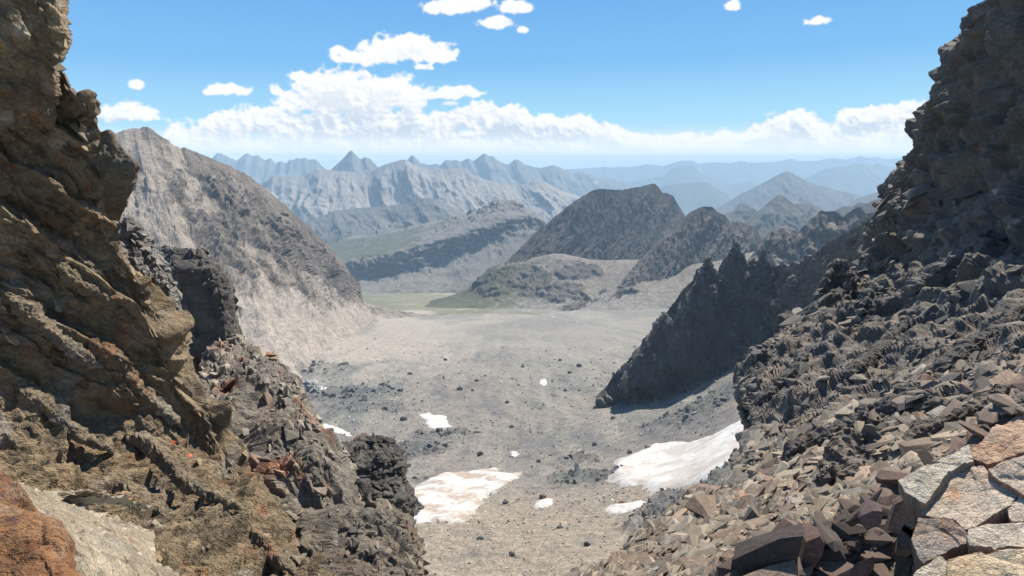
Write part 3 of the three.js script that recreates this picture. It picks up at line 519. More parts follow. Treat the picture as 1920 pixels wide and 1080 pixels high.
// hummocks of rock and rubble under the dark massif
{
  const rows = [
    [[790, 568, 3300], [870, 556, 3200], [930, 515, 3150], [985, 500, 3150], [1050, 492, 3100], [1110, 505, 3050], [1180, 505, 2950], [1260, 500, 2850], [1340, 500, 2700], [1420, 480, 2600]],
    [[790, 568, 3050], [870, 545, 2950], [930, 498, 2900], [985, 484, 2900], [1050, 476, 2850], [1110, 488, 2800], [1180, 488, 2700], [1260, 490, 2550], [1340, 490, 2400], [1420, 470, 2300]],
    [[790, 573, 2750], [870, 556, 2720], [930, 530, 2680], [985, 522, 2660], [1050, 518, 2600], [1110, 525, 2550], [1180, 524, 2450], [1260, 520, 2350], [1340, 510, 2200], [1420, 490, 2100]],
    [[790, 582, 2500], [870, 574, 2500], [930, 565, 2450], [985, 566, 2430], [1050, 565, 2380], [1110, 566, 2330], [1180, 564, 2250], [1260, 556, 2150], [1340, 545, 2000], [1420, 520, 1950]],
    [[790, 600, 2350], [870, 597, 2350], [930, 592, 2280], [985, 594, 2260], [1050, 594, 2220], [1110, 594, 2160], [1180, 594, 2080], [1260, 590, 2000], [1340, 580, 1900], [1420, 560, 1850]],
  ];
  const S = patch(rows), fr = frame(0.4, 0.7, 0.5);
  const rk = (x, y, z, u, v) => { const px = CX + x / -z * F, py = HY - y / -z * F, n = fbm(x / 70, y / 70, z / 70, 4); const e = (a, b, c, d) => 1 - Math.hypot((px - a) / c, (py - b) / d); const m = Math.max(e(975, 520, 95, 26), e(1045, 545, 75, 24), e(1080, 510, 60, 22), e(930, 545, 40, 14), e(1095, 560, 30, 10) - .2, e(1180, 545, 50, 8) - .3, -1); return sstep(0.02, 0.3, m + n * 0.55 - .1); };
  const disp = (x, y, z, u, v) => { const r = rk(x, y, z, u, v); return 5 * fbm(x / 120, y / 120, z / 120, 3) + r * 10 + rockDisp(x, y, z, fr, 4, 50, 0.05 + 0.2 * r, 1.6, 6); };
  const color = (x, y, z, nx, ny, nz, u, v, id) => {
    const r = rk(x, y, z, u, v), n = fbm(x / 100, y / 100, z / 100, 4), n2 = fbm(x / 20, y / 20, z / 20, 3), st = fbm(x / 14, y / 60, (x + z) / 60, 3);
    let c = mixc([.52, .445, .35], [.43, .375, .305], sat(.5 + n + .4 * st));
    c = mixc(c, [.13, .14, .06], .85 * sstep(.05, .3, n2 * .5 + n * .5 + (.42 - u) * 1.7));
    c = mixc(c, mixc([.10, .095, .085], [.17, .16, .13], sat(.5 + n2)), r * lerp(.55, .95, sat(.5 + n2)));
    c = mixc(c, [.44, .41, .36], .8 * (1 - r) * sstep(.58, .8, v + .15 * n));
    c = mixc(c, [.15, .155, .055], .8 * sstep(.0, .25, n2 * .4 + n * .4 + (.36 - u) * 1.6) * sstep(.97, .8, v));
    return mul(c, (.78 + .44 * id) * lerp(1, 1.25, sstep(.5, .75, v)));
  };
  tag(add(buildGrid(300, 150, S, disp, color, null, 110), PEAK, 'slope'), 'tan rubble slope with dark rock knolls below the dark massif', 'slope', 'structure');
}
// left mountain: ribs of rock with rubble chutes between them
const chute = (x, y, z, a, b, u, t) => sstep(40, 95, y - floorBase(Math.max(-1500, x), Math.min(-100, z)) + 45 * fbm(x / 70, y / 70, z / 70, 3)) * sstep(-.12, .16, fbm(a / 75 + .8 * fbm(x / 200, y / 200, z / 200, 3), b / 520, 5, 4, .55) + .35 * fbm(x / 60, y / 60, z / 60, 3) + lerp(.04, .5, sstep(.3, .75, u)) * (1 - .8 * t));
const greyMountain = mountain({
  name: 'mountain', label: 'big sunlit grey rubble mountain on the left behind the rock pillar', crest: pts(1600, '60,360,1250 140,310,1330 205,256,1400 225,247,1420 250,240,1450 275,243,1470 300,258,1500 330,275,1530 365,290,1570 400,305,1600 440,320,1650 455,326,1670 480,345,1700 520,378,1760 560,412,1830 600,450,1900 625,476,1950 645,500,1990 658,525,2050 667,556,2090 690,570,2110 730,580,2120 790,592,2130'), turn: 38, len: (u) => lerp(980, 170, sstep(0.25, 0.97, u)), foot: (x, z) => Math.min(-330, floorBase(Math.max(-1500, x), Math.min(-100, z)) - 20), back: 0.6, rows: 420, cols: 560, big: 70, amp: 0.2, flat: 2.8, gully: 42, gw: 110, jag: 1.1, concave: 0.6, seed: 20, smoothLow: .85, ribs: (...q) => lerp(.18, 1, chute(...q)),
  color: (x, y, z, nx, ny, nz, u, t, id) => {
    const n = fbm(x / 160, y / 160, z / 160, 4), n2 = fbm(x / 30, y / 30, z / 30, 3);
    const a = x * Math.cos(38 * R) - z * Math.sin(38 * R), st = fbm(a / 26, t * 2.2, 3, 4);
    const b = x * Math.sin(38 * R) + z * Math.cos(38 * R), rock = chute(x, y, z, a, b, u, t);
    let c = mixc(mixc([.40, .345, .28], [.48, .42, .35], sat(.5 + st + .4 * n2)), mixc([.15, .125, .10], [.27, .23, .19], sat(.5 + n + .6 * n2)), rock);
    const low = sstep(.5, .66, t + .22 * fbm(x / 110 * .6, 3, z / 110 * .6 + 20, 3) + .06 * st);
    c = mixc(c, mixc([.50, .44, .37], [.56, .50, .42], sat(.5 + st)), low * sstep(.45, .7, ny));
    return mul(c, 1.3 * (.82 + .36 * id));
  },
});

// the needle ridge
const needles = mountain({
  name: 'needle_ridge', fine: .9, label: 'dark grey ridge of sharp rock needles standing on the right valley side', category: 'ridge', crest: pts(700, '1120,745,690 1139,722,695 1150,705,700 1165,690,705 1200,652,715 1218,640,720 1238,600,725 1252,582,730 1262,570,730 1280,545,735 1297,528,735 1305,505,735 1318,500,735 1328,492,735 1336,512,735 1341,520,735 1350,500,738 1358,485,740 1366,478,740 1374,466,740 1378,455,740 1384,475,738 1392,480,736 1399,495,733 1404,492,730 1414,484,728 1420,492,725 1428,480,722 1434,482,720 1440,494,715 1450,508,710 1456,502,700 1468,492,680 1480,500,665 1492,492,650 1500,494,630 1512,478,610 1520,480,590 1530,474,560 1545,462,530 1560,452,500 1580,440,470 1600,430,440 1640,410,400 1700,400,380'),
  turn: -22, len: (u) => u < .4 ? lerp(16, 96, sstep(0, .38, u)) : lerp(96, 56, sstep(.42, .72, u)), foot: (x, z) => floorBase(x, z) - 10, back: 1.2, rows: 330, cols: 640, big: 30, amp: 0.34, flat: 2.2, fr: frame(0.75, 0.35, -0.3), gully: 22, gw: 40, jag: 1.2, concave: 0.25, seed: 21,
  color: (x, y, z, nx, ny, nz, u, t, id) => { const n = fbm(x / 30, y / 30, z / 30, 4), n2 = fbm(x / 6, y / 6, z / 6, 3); let c = mixc([.19, .183, .17], [.33, .31, .28], sat(.5 + n + .5 * n2)); c = mixc(c, [.36, .325, .27], .85 * sstep(.5, .74, ny + .12 * n)); return mul(c, .7 + .6 * id); },
});
// ---------------------------------------------------------------- near rock: walls seen from the gap we stand in
// each row: the end out of the frame, then the outline seen against what lies behind; the wall turns away there and closes behind
function wall(o) {
  const nu = Math.round(o.nu * FINE), nv = Math.round(o.nv * FINE);
  const { rows, side, mat = ROCK, tileSize = 7, cap = 0.08, amp, flat = 2, strat = 0.4, fr, color, seed, near = 0.0013, bulge = 0.1, wave = 0.35, relief = () => 1 } = o;
  const ctrl = rows.map(([ix, iy, id, ex, ey, ed, ...mid]) => {
    const out = [];
    for (const s of [0, 0.25, 0.5, 0.75, 0.93]) {
      const k = Math.sin(Math.PI * s) * (mid[0] ?? bulge);
      out.push([lerp(ix, ex, s), lerp(iy, ey, s), Math.exp(lerp(Math.log(id), Math.log(ed), Math.pow(s, mid[1] ?? 1))) * (1 - k)]);
    }
    out.push([ex, ey, ed], [ex + side * 30, ey, ed * 1.12], [ex + side * 160, ey + 10, ed * 1.45]);
    return out;
  });
  const S = patch(ctrl);
  const split = 0.9;                                               // most columns go where the face looks at us
  const base = (u0, v) => { const u = side > 0 ? 1 - u0 : u0; return S(u < split ? u / split * (5 / 7) : 5 / 7 + (u - split) / (1 - split) * (2 / 7), v); };
  const disp = (x, y, z, u, v, gap) => { const d = Math.hypot(x, y, z), c = cap * d; return wave * c * fbm(x / 6, y / 6, z / 6 + seed, 3) + rockDisp(x, y, z, fr, Math.max(d * near, gap * 0.9), c, amp * relief(x, y, z, d), flat, seed, strat * relief(x, y, z, d), 0.3); };
  uvTurn = o.uvTurn || 0;
  const g = buildGrid(nu, nv, base, disp, color, null, tileSize);
  uvTurn = 0;
  g.deleteAttribute('normal');                                     // fractured faces: every triangle catches the light on its own
  return add(g, mat, o.name);
}
// a free standing block or buttress: rings from top to foot [pixel y, left, right, distance], closed all round
function crag(o) {
  const nu = Math.round(o.nu * FINE), nv = Math.round(o.nv * FINE);
  const { rings, mat = ROCK, tileSize = 7, thick = 0.8, cap, amp = 0.2, flat = 1.6, strat = 0.3, fr, color, seed, power = 0.6, pix } = o;
  const L = rings.map(([y, l, r, d]) => [y, (l + r) / 2, (r - l) / 2, Math.log(d)]);
  const first = [...L[0]], last = [...L[L.length - 1]]; first[2] *= 0.05; last[2] *= 0.05; first[0] -= .5;
  const all = [first, ...L, last], e = (t) => Math.sign(t) * Math.pow(Math.abs(t), power);
  const base = (u, v) => {
    const [y, c, w, ld] = spline(all, v, false), d = Math.exp(ld);   // seam behind
    const q = at(c - e(Math.sin(u * 2 * Math.PI)) * w, y, d);
    const back = e(-Math.cos(u * 2 * Math.PI)) * w / F * d * thick, s = 1 - back / d;   // u = 0.5 looks at us
    return [q[0] * s, q[1] * s, q[2] * s];
  };
  const g = buildGrid(nu, nv, base, (x, y, z, u, v, gap) => cap * .4 * fbm(x / cap / 2, y / cap / 2, z / cap / 2 + seed, 3) + rockDisp(x, y, z, fr, Math.max(pix, gap * .8), cap, amp, flat, seed, strat, 0.7), color, null, tileSize);
  g.deleteAttribute('normal');
  return add(g, mat, o.name);
}
const BED_L = frame(0.78, 0.55, -0.1), BED_R = frame(-0.52, 0.83, -0.15);
const rockTone = (pal, sc, fr, streak = 1.6) => (x, y, z, nx, ny, nz, u, v, id) => {
  const n = fbm(x / sc, y / sc, z / sc, 4), n2 = fbm(x / sc * 4, y / sc * 4, z / sc * 4 + 5, 4), q = fr[6] * x + fr[7] * y + fr[8] * z, s = fbm(q * streak, n * 2, 3, 4);
  let c = mixc(pal[0], pal[1], sat(.5 + n * .8 + s * .5));
  c = mixc(c, pal[2], sstep(.0, .4, n2 * .6 + s * .5));
  c = mixc(c, pal[3], .7 * sstep(.12, .45, fbm(x / sc * 1.7, y / sc * 1.7, z / sc * 1.7 + 40, 4)));
  c = mixc(c, pal[4], .7 * sstep(.2, .42, fbm(x / sc * 2.2, y / sc * 2.2, z / sc * 2.2 + 70, 4)));
  return mul(c, .6 + .7 * id + .15 * n2);
};
const ochre = rockTone([[.34, .235, .12], [.45, .355, .22], [.15, .105, .06], [.54, .48, .385], [.42, .18, .065]], 3.4, BED_L, 2.2);
const greyBrown = rockTone([[.32, .275, .215], [.43, .375, .305], [.15, .13, .11], [.38, .35, .29], [.42, .15, .055]], 5, BED_L, 1);
const leftWall = tag(wall({
  name: 'rock_wall', uvTurn: -40, side: -1, nu: 1300, nv: 1180, seed: 41, cap: 0.12, amp: 0.17, flat: 2.5, strat: 0.52, fr: BED_L, color: ochre, bulge: .03,
  rows: [
    [-420, 90, 21, 60, 150, 24], [-420, 120, 21, 104, 166, 25], [-440, 150, 20.5, 158, 186, 25.5], [-460, 200, 20, 186, 238, 26], [-460, 260, 19.6, 200, 300, 26.5], [-460, 320, 19, 218, 385, 27], [-470, 380, 18.6, 230, 430, 27.5],
    [-480, 440, 18.2, 248, 500, 28], [-490, 500, 17.8, 282, 555, 29], [-500, 560, 17.4, 322, 640, 30], [-510, 620, 17, 345, 700, 30.5], [-520, 690, 16.5, 385, 770, 31], [-520, 760, 16, 430, 830, 31], [-520, 830, 15.4, 480, 900, 30], [-520, 900, 14.7, 530, 960, 28],
    [-520, 980, 14, 570, 1010, 26], [-520, 1080, 13, 620, 1070, 24], [-520, 1200, 12, 680, 1160, 22], [-520, 1320, 11, 760, 1300, 19],
  ],
}), 'brown layered rock wall filling the left edge, in glancing light', 'rock face', 'structure');
const leftTower = tag(wall({
  name: 'rock_tower', uvTurn: -60, side: -1, nu: 380, nv: 300, seed: 42, cap: 0.1, amp: 0.15, flat: 1.4, strat: .2, fr: BED_L, color: ochre, bulge: .1,
  rows: [[-460, -160, 21, 92, -140, 22], [-460, -60, 21, 104, -60, 22.5], [-460, 0, 21, 112, 2, 23], [-460, 50, 21, 118, 56, 23], [-460, 100, 21, 112, 110, 23.5], [-460, 150, 21, 102, 165, 24], [-460, 220, 21, 90, 240, 25]],
}), 'steep brown rock tower at the top left corner', 'rock face', 'structure');
tag(crag({ name: 'rock_slab', rings: [[250, 190, 203, 25], [264, 185, 216, 25], [290, 180, 241, 24.5], [314, 182, 261, 24.3], [328, 186, 258, 24.2], [348, 190, 247, 24.3], [372, 195, 240, 24.6], [392, 200, 233, 25], [412, 205, 226, 25.5]], nu: 200, nv: 150, cap: .6, amp: .12, flat: 1.6, pix: .04, thick: .5, fr: frame(.5, .8, .2), color: rockTone([[.22, .17, .10], [.25, .20, .13], [.13, .10, .07], [.25, .22, .16], [.2, .12, .06]], 3, BED_L), seed: 44 }), 'smooth brown overhanging slab jutting right from the rock wall', 'rock', 'structure');
const pile = tag(crag({ name: 'rock_pile', rings: [[425, 226, 248, 40], [450, 224, 268, 40], [478, 222, 294, 39], [520, 226, 318, 38], [570, 240, 335, 38], [620, 260, 345, 38], [690, 290, 350, 38]], nu: 260, nv: 260, cap: 1.6, amp: .24, flat: 1.3, pix: .07, fr: BED_L, color: rockTone([[.24, .22, .19], [.33, .31, .28], [.15, .135, .12], [.34, .32, .28], [.24, .15, .09]], 4, BED_L), seed: 45 }), 'pale grey broken rock between the brown wall and the dark pillar', 'rock', 'structure');
const pillar = tag(crag({ name: 'rock_pillar', rings: [[470, 300, 384, 56], [480, 292, 394, 56], [505, 290, 412, 55], [535, 294, 428, 55], [570, 300, 436, 54.5], [610, 306, 444, 54], [650, 314, 450, 53.5], [690, 326, 462, 53], [740, 336, 480, 53]], nu: 420, nv: 380, cap: 2.2, amp: .13, flat: 1.3, strat: .1, pix: .09, thick: .9, power: .5, fr: frame(.7, .35, .3), color: rockTone([[.16, .145, .13], [.21, .195, .175], [.115, .10, .09], [.22, .20, .17], [.22, .10, .055]], 7, BED_L, .5), seed: 46 }), 'dark grey rock pillar with a flat top beside the brown wall', 'rock pillar', 'structure');
const crag1 = tag(crag({ name: 'crag', rings: [[630, 416, 446, 52], [655, 400, 474, 50], [675, 386, 502, 48.5], [700, 372, 530, 46.5], [740, 356, 556, 43.5], [780, 346, 592, 41], [820, 340, 624, 39], [860, 340, 644, 37.6], [900, 350, 655, 36.6], [980, 370, 690, 35.5]], nu: 520, nv: 440, cap: 2.6, amp: .21, flat: 1.3, strat: .25, pix: .075, fr: BED_L, color: greyBrown, seed: 47 }), 'grey and rust broken crag below the rock pillar', 'crag', 'structure');
const crag2 = tag(crag({ name: 'crag', rings: [[832, 652, 705, 45], [846, 634, 742, 45], [870, 622, 752, 44.5], [900, 612, 756, 44], [925, 606, 772, 43.5], [955, 600, 778, 43], [985, 590, 772, 42.5], [1020, 590, 768, 42]], nu: 340, nv: 300, cap: 1.8, amp: .24, flat: 1.8, strat: .4, pix: .07, fr: frame(.3, .85, .3), color: rockTone([[.13, .12, .105], [.18, .165, .145], [.09, .08, .07], [.23, .21, .18], [.2, .1, .06]], 4, BED_L), seed: 48 }), 'dark blocky crag at the lower centre beside the dirty snowfield', 'crag', 'structure');
const ledge = tag(crag({ name: 'ledge', rings: [[945, 480, 640, 36], [966, 450, 765, 34.5], [1005, 440, 776, 33], [1045, 480, 788, 31], [1090, 460, 800, 29], [1150, 440, 820, 27]], nu: 420, nv: 260, cap: 2, amp: .2, flat: 1.8, strat: .35, pix: .07, fr: frame(.2, .9, .2), color: rockTone([[.25, .20, .14], [.33, .28, .21], [.14, .125, .11], [.36, .32, .26], [.30, .16, .08]], 5, BED_L), seed: 49 }), 'tan rock ledge below the dark crag at the bottom edge', 'ledge', 'structure');
const sandy = tag(wall({
  name: 'sandy_ledge', side: 1, mat: SLAB, tileSize: 1.2, nu: 360, nv: 260, seed: 50, cap: 0.06, amp: 0.09, flat: 1.4, strat: 0, fr: frame(.35, .85, .3), bulge: 0, wave: .2,
  color: rockTone([[.60, .49, .33], [.66, .56, .41], [.48, .38, .25], [.68, .62, .51], [.5, .32, .17]], 2, BED_L),
  rows: [[330, 1200, 5.5, -60, 1000, 5], [330, 1120, 5.8, -60, 960, 5.3], [330, 1082, 6.1, -40, 925, 6], [300, 1056, 6.8, 20, 916, 7], [286, 1020, 7.6, 60, 926, 8], [262, 996, 8.6, 95, 938, 9.5], [210, 968, 10, 150, 950, 11]],
}), 'pale sandy ledge at the foot of the brown wall, bottom left', 'ledge', 'structure');
tag(crag({ name: 'boulder', mat: SLAB, tileSize: 1.1, rings: [[902, -60, 6, 4.4], [922, -120, 34, 4.3], [942, -160, 62, 4.2], [965, -180, 96, 4.1], [1000, -200, 128, 4], [1040, -210, 150, 3.9], [1090, -220, 166, 3.8], [1180, -220, 190, 3.7]], nu: 340, nv: 260, cap: .4, amp: .1, flat: 1.2, strat: .1, pix: .008, thick: .5, fr: frame(.8, .4, .3), color: rockTone([[.42, .17, .05], [.52, .28, .11], [.15, .055, .045], [.55, .40, .26], [.36, .085, .03]], .5, BED_L), seed: 51 }), 'orange rust coloured boulder in the bottom left corner', 'boulder', 'thing');

const schist = rockTone([[.18, .165, .15], [.26, .24, .215], [.105, .10, .092], [.33, .30, .26], [.25, .17, .115]], 12, BED_R, .5);
const rubble = rockTone([[.44, .35, .245], [.53, .445, .335], [.29, .225, .16], [.56, .515, .44], [.44, .205, .11]], 1.6, BED_R, 2);
const rightSlope = tag(wall({
  name: 'rock_slope', uvTurn: 34, side: 1, nu: 900, nv: 1050, seed: 43, cap: 0.085, amp: 0.19, flat: 2.0, strat: .14, fr: BED_R, bulge: .05, wave: .35, relief: (x, y, z, d) => lerp(.42, 1.3, sstep(30, 75, d)) * lerp(1, .6, sstep(-5, 40, y)),
  color: (...a) => { const [x, y, z] = a, d = Math.hypot(x, y, z), n = fbm(x / 14, y / 14, z / 14, 4); return mixc(schist(...a), rubble(...a), sat(sstep(66, 34, d + 22 * n) * sstep(-.1, .5, a[4]) + .55 * sstep(.6, .85, a[4] + .15 * n))); },
  rows: [
    [2200, -140, 62, 1885, -120, 92], [2200, -60, 62, 1862, -60, 94], [2200, 0, 61, 1843, 0, 96], [2200, 50, 60, 1812, 55, 100], [2200, 90, 59, 1788, 95, 103], [2200, 140, 58, 1760, 155, 107], [2200, 190, 56, 1740, 205, 111], [2200, 230, 55, 1716, 252, 115], [2200, 280, 53, 1688, 305, 119],
    [2200, 330, 51, 1664, 350, 122], [2200, 380, 48, 1646, 400, 124], [2200, 430, 44, 1622, 455, 122], [2200, 480, 40, 1600, 510, 119], [2200, 530, 36, 1560, 560, 113], [2200, 580, 32, 1500, 610, 106], [2200, 630, 28, 1440, 660, 98], [2200, 680, 24.5, 1405, 700, 88], [2200, 730, 21, 1395, 745, 76], [2200, 780, 18, 1412, 792, 65],
    [2200, 830, 15.5, 1392, 850, 53], [2200, 880, 13.2, 1378, 915, 43], [2200, 930, 11.2, 1310, 955, 36], [2200, 980, 9.5, 1230, 1000, 31], [2200, 1040, 8.1, 1190, 1045, 26], [2200, 1110, 7, 1095, 1085, 21], [2200, 1200, 6, 1060, 1180, 16], [2200, 1320, 5, 1040, 1300, 12],
  ],
}), 'steep schist slope and dark cliff filling the right side', 'rock face', 'structure');

const buttress = (rings, seed, label, pal = [[.17, .155, .14], [.25, .23, .205], [.10, .095, .09], [.32, .29, .25], [.24, .15, .10]]) => {
  const c = tag(crag({ name: 'crag', rings, nu: 260, nv: 240, cap: .055 * rings[0][3], amp: .22, flat: 1.7, strat: .2, pix: .0018 * rings[0][3], thick: .6, fr: BED_R, color: rockTone(pal, 8, BED_R, .6), seed }), label, 'crag', 'structure');
  scatter(c, { name: 'broken_rock', count: 900, size: [2.5, 17, 3], shapes: BLOCKS.concat(BLADES), fr: BED_R, jitter: .4, lift: -.08, spin: .4, seed: seed + 300, tint: .4 });
};
buttress([[652, 1428, 1452, 88], [680, 1402, 1482, 86], [710, 1388, 1502, 83], [750, 1378, 1505, 80], [790, 1390, 1490, 76], [835, 1400, 1470, 72]], 71, 'dark crag above the tip of the large snowfield');
buttress([[548, 1628, 1648, 90], [570, 1610, 1668, 88], [610, 1600, 1682, 86], [660, 1588, 1672, 83], [720, 1578, 1650, 79], [765, 1572, 1630, 76]], 72, 'dark overhanging buttress in the middle of the right slope');
buttress([[490, 1562, 1580, 108], [510, 1545, 1598, 106], [550, 1528, 1602, 104], [610, 1516, 1592, 100], [650, 1510, 1570, 97]], 73, 'dark crag beside the needle ridge, below the right cliff edge');
buttress([[812, 1422, 1448, 58], [830, 1396, 1490, 57], [862, 1384, 1502, 55], [900, 1378, 1482, 51], [935, 1372, 1440, 47]], 74, 'dark broken crag at the right edge of the large snowfield');
buttress([[640, 1722, 1745, 58], [665, 1700, 1775, 57], [700, 1688, 1792, 55], [740, 1680, 1770, 52], [770, 1676, 1745, 50]], 75, 'slanting grey buttress high on the right slope', [[.24, .22, .19], [.33, .30, .26], [.15, .135, .12], [.40, .37, .32], [.3, .18, .11]]);
buttress([[812, 1585, 1600, 33], [826, 1560, 1640, 32.5], [850, 1545, 1665, 31.5], [880, 1535, 1650, 30.5], [900, 1530, 1610, 30]], 76, 'low brown rock rib among the rubble of the right slope', [[.26, .215, .165], [.34, .29, .23], [.15, .12, .095], [.40, .36, .30], [.32, .17, .1]]);

function spot(mesh, px, py) {                                      // the place of a surface that shows at this point of the picture
  const P = mesh.geometry.attributes.position.array, { N } = mesh.grid; let best = 1e9, at_ = 0, dist = 1e9;
  for (let k = 0; k < P.length; k += 3) { if (P[k + 2] > -1) continue; const e = Math.hypot(CX + P[k] / -P[k + 2] * F - px, HY - P[k + 1] / -P[k + 2] * F - py); if (e < 4 ? -P[k + 2] < dist : dist > 1e8 && e < best) { if (e < 4) dist = -P[k + 2]; best = e; at_ = k; } }
  return { p: new THREE.Vector3(P[at_], P[at_ + 1], P[at_ + 2]), n: new THREE.Vector3(N[at_], N[at_ + 1], N[at_ + 2]) };
}
function ridgeRib(px1, py1, px2, py2, wide, seed, label, pal, wallMesh = rightSlope, BED = BED_R, sink = .1) {   // a long rib of bedrock lying along the bedding, half buried in the slope
  const a = spot(wallMesh, px1, py1).p, b = spot(wallMesh, px2, py2).p, n = new THREE.Vector3(BED[6], BED[7], BED[8]), ax = b.clone().sub(a), w1 = wide / F * a.length(), w2 = wide / F * b.length() * .55;
  const side = new THREE.Vector3().crossVectors(n, ax).normalize(), up = new THREE.Vector3().crossVectors(ax, side).normalize(), e = (t) => Math.sign(t) * Math.pow(Math.abs(t), .55);
  const base = (u, v) => { const th = u * 2 * Math.PI, w = lerp(w1, w2, v) * Math.pow(sat(Math.min(v, 1 - v) * 7), .5), bend = .3 * w1 * noise(v * 2.5, seed, 2); return a.clone().addScaledVector(ax, v).addScaledVector(side, -e(Math.sin(th)) * w * .75 + bend).addScaledVector(up, -e(Math.cos(th)) * w * .5 + w * sink + bend).toArray(); };
  const c = w1 * .7, m = add(buildGrid(50, 130, base, (x, y, z, u, v, gap) => .5 * c * fbm(x / c, y / c, z / c + seed, 3) + rockDisp(x, y, z, BED, Math.max(gap * .8, .03), c, .24, 2.6, seed, .25, .7), rockTone(pal || [[.17, .155, .135], [.25, .22, .185], [.10, .09, .08], [.32, .285, .235], [.26, .16, .10]], 5, BED, 1.5), null, 5), ROCK, 'rock_rib');
  m.geometry.deleteAttribute('normal');
  tag(m, label, 'rock rib', 'structure');
}
ridgeRib(1470, 862, 1640, 765, 26, 91, 'long dark rock rib slanting up from the large snowfield edge');
ridgeRib(1570, 905, 1735, 812, 20, 92, 'brown rock rib slanting up through the rubble, lower middle of the right slope', [[.24, .19, .145], [.32, .265, .205], [.14, .11, .085], [.38, .33, .27], [.32, .17, .10]]);
ridgeRib(1640, 790, 1800, 660, 26, 93, 'dark slanting rock rib in the middle of the right slope');
ridgeRib(1700, 835, 1905, 722, 22, 94, 'long brown rock rib just above the cracked slabs', [[.26, .20, .15], [.34, .28, .22], [.15, .115, .09], [.40, .35, .28], [.34, .18, .10]]);
ridgeRib(1760, 700, 1925, 575, 26, 95, 'dark rock rib at the right edge, half way up');
ridgeRib(1590, 720, 1700, 610, 24, 96, 'dark rock rib right of the overhanging buttress');
ridgeRib(1700, 570, 1860, 430, 30, 97, 'grey rock rib high on the right cliff', [[.24, .22, .195], [.33, .305, .27], [.15, .135, .12], [.40, .37, .32], [.28, .19, .13]]);
ridgeRib(1420, 760, 1520, 660, 20, 98, 'dark rock rib beside the tip of the large snowfield');
const ocherRib = [[.38, .28, .16], [.50, .41, .275], [.18, .13, .08], [.58, .53, .43], [.42, .19, .08]];
ridgeRib(20, 560, 190, 690, 20, 101, 'upper one of the slanting ledges low on the brown wall', ocherRib, leftWall, BED_L, -.02);
ridgeRib(170, 640, 345, 800, 22, 102, 'long slanting ledge in the middle of the brown wall', ocherRib, leftWall, BED_L, -.02);
ridgeRib(30, 720, 215, 850, 18, 103, 'slanting ledge near the left edge above the sandy ledge', ocherRib, leftWall, BED_L, -.02);
ridgeRib(240, 810, 450, 960, 22, 104, 'slanting ledge low on the brown wall, right of the paint marks', ocherRib, leftWall, BED_L, -.02);
ridgeRib(190, 880, 400, 1030, 20, 105, 'slanting ledge above the bottom edge, right of the sandy ledge', ocherRib, leftWall, BED_L, -.02);
ridgeRib(380, 930, 560, 1075, 22, 106, 'slanting ledge at the bottom edge below the rust coloured crag', ocherRib, leftWall, BED_L, -.02);
ridgeRib(40, 400, 200, 520, 20, 107, 'dark slanting ledge half way up the brown wall', ocherRib, leftWall, BED_L, -.02);
ridgeRib(110, 500, 260, 610, 18, 108, 'slanting ledge left of the rock pillar', ocherRib, leftWall, BED_L, -.02);
const needlePal = [[.22, .21, .192], [.33, .31, .278], [.125, .12, .113], [.36, .325, .275], [.24, .185, .14]];
for (const [k, rings, label] of [
  [1, [[487, 1325, 1331, 706], [500, 1318, 1338, 704], [520, 1306, 1346, 702], [560, 1284, 1352, 698], [620, 1256, 1348, 690], [690, 1226, 1330, 680]], 'left broad needle of the dark needle ridge'],
  [2, [[452, 1376, 1380, 712], [466, 1370, 1386, 711], [485, 1364, 1394, 710], [520, 1354, 1402, 706], [580, 1342, 1408, 700], [660, 1322, 1404, 690]], 'tallest middle needle of the dark needle ridge'],
  [3, [[478, 1428, 1435, 706], [490, 1420, 1441, 705], [510, 1412, 1449, 703], [550, 1402, 1456, 699], [610, 1390, 1452, 692]], 'right needle of the dark needle ridge, nearest the right cliff'],
  [4, [[590, 1244, 1252, 700], [606, 1232, 1262, 698], [640, 1208, 1272, 692], [690, 1176, 1268, 684], [725, 1158, 1250, 678]], 'lowest left shoulder of the dark needle ridge'],
]) {
  const c = tag(crag({ name: 'rock_needle', rings, nu: 260, nv: 280, cap: 15, amp: .2, flat: 2.0, strat: .15, pix: 1.2, thick: .75, power: .75, fr: frame(.75, .15, .35), mat: PEAK, tileSize: 60, color: rockTone(needlePal, 30, BED_R, .1), seed: 80 + k }), label, 'rock needle', 'structure');
  scatter(c, { name: 'broken_rock', count: 500, size: [2, 12, 3], shapes: BLADES.concat(BLOCKS), fr: frame(.75, .15, .35), jitter: .35, lift: -.1, spin: .3, seed: 380 + k, tint: .35 });
}

// ---------------------------------------------------------------- broken rock on those surfaces
const patchy = (sc, a = 0.1, b = 0.35) => (x, y, z) => 0.12 + 0.88 * sstep(a, b, fbm(x / sc, y / sc, z / sc + 9, 3) + .15);
scatter(leftWall, { name: 'broken_rock', count: 1500, size: [3, 30, 4], shapes: BLADES.concat(PLATES), fr: BED_L, jitter: .14, lift: -.2, spin: .06, seed: 201, tint: .3, where: patchy(3) });
scatter(leftWall, { name: 'rock_plate', single: true, count: 40, size: [26, 60, 2], shapes: BLADES, fr: BED_L, jitter: .1, lift: -.16, spin: .06, seed: 241, tint: .3 });
scatter(leftTower, { name: 'broken_rock', count: 400, size: [3, 24, 4], shapes: PLATES, fr: BED_L, jitter: .2, lift: -.2, spin: .2, seed: 202, tint: .3, where: patchy(3) });
scatter(pile, { name: 'broken_rock', count: 1500, size: [3, 20, 3], shapes: BLOCKS.concat(PLATES), fr: BED_L, jitter: .5, lift: .0, seed: 203, lighten: 1.2 });
scatter(pillar, { name: 'broken_rock', count: 900, size: [3, 18, 3.5], shapes: BLOCKS, fr: frame(.7, .35, .3), jitter: .25, lift: -.2, seed: 204, tint: .25 });
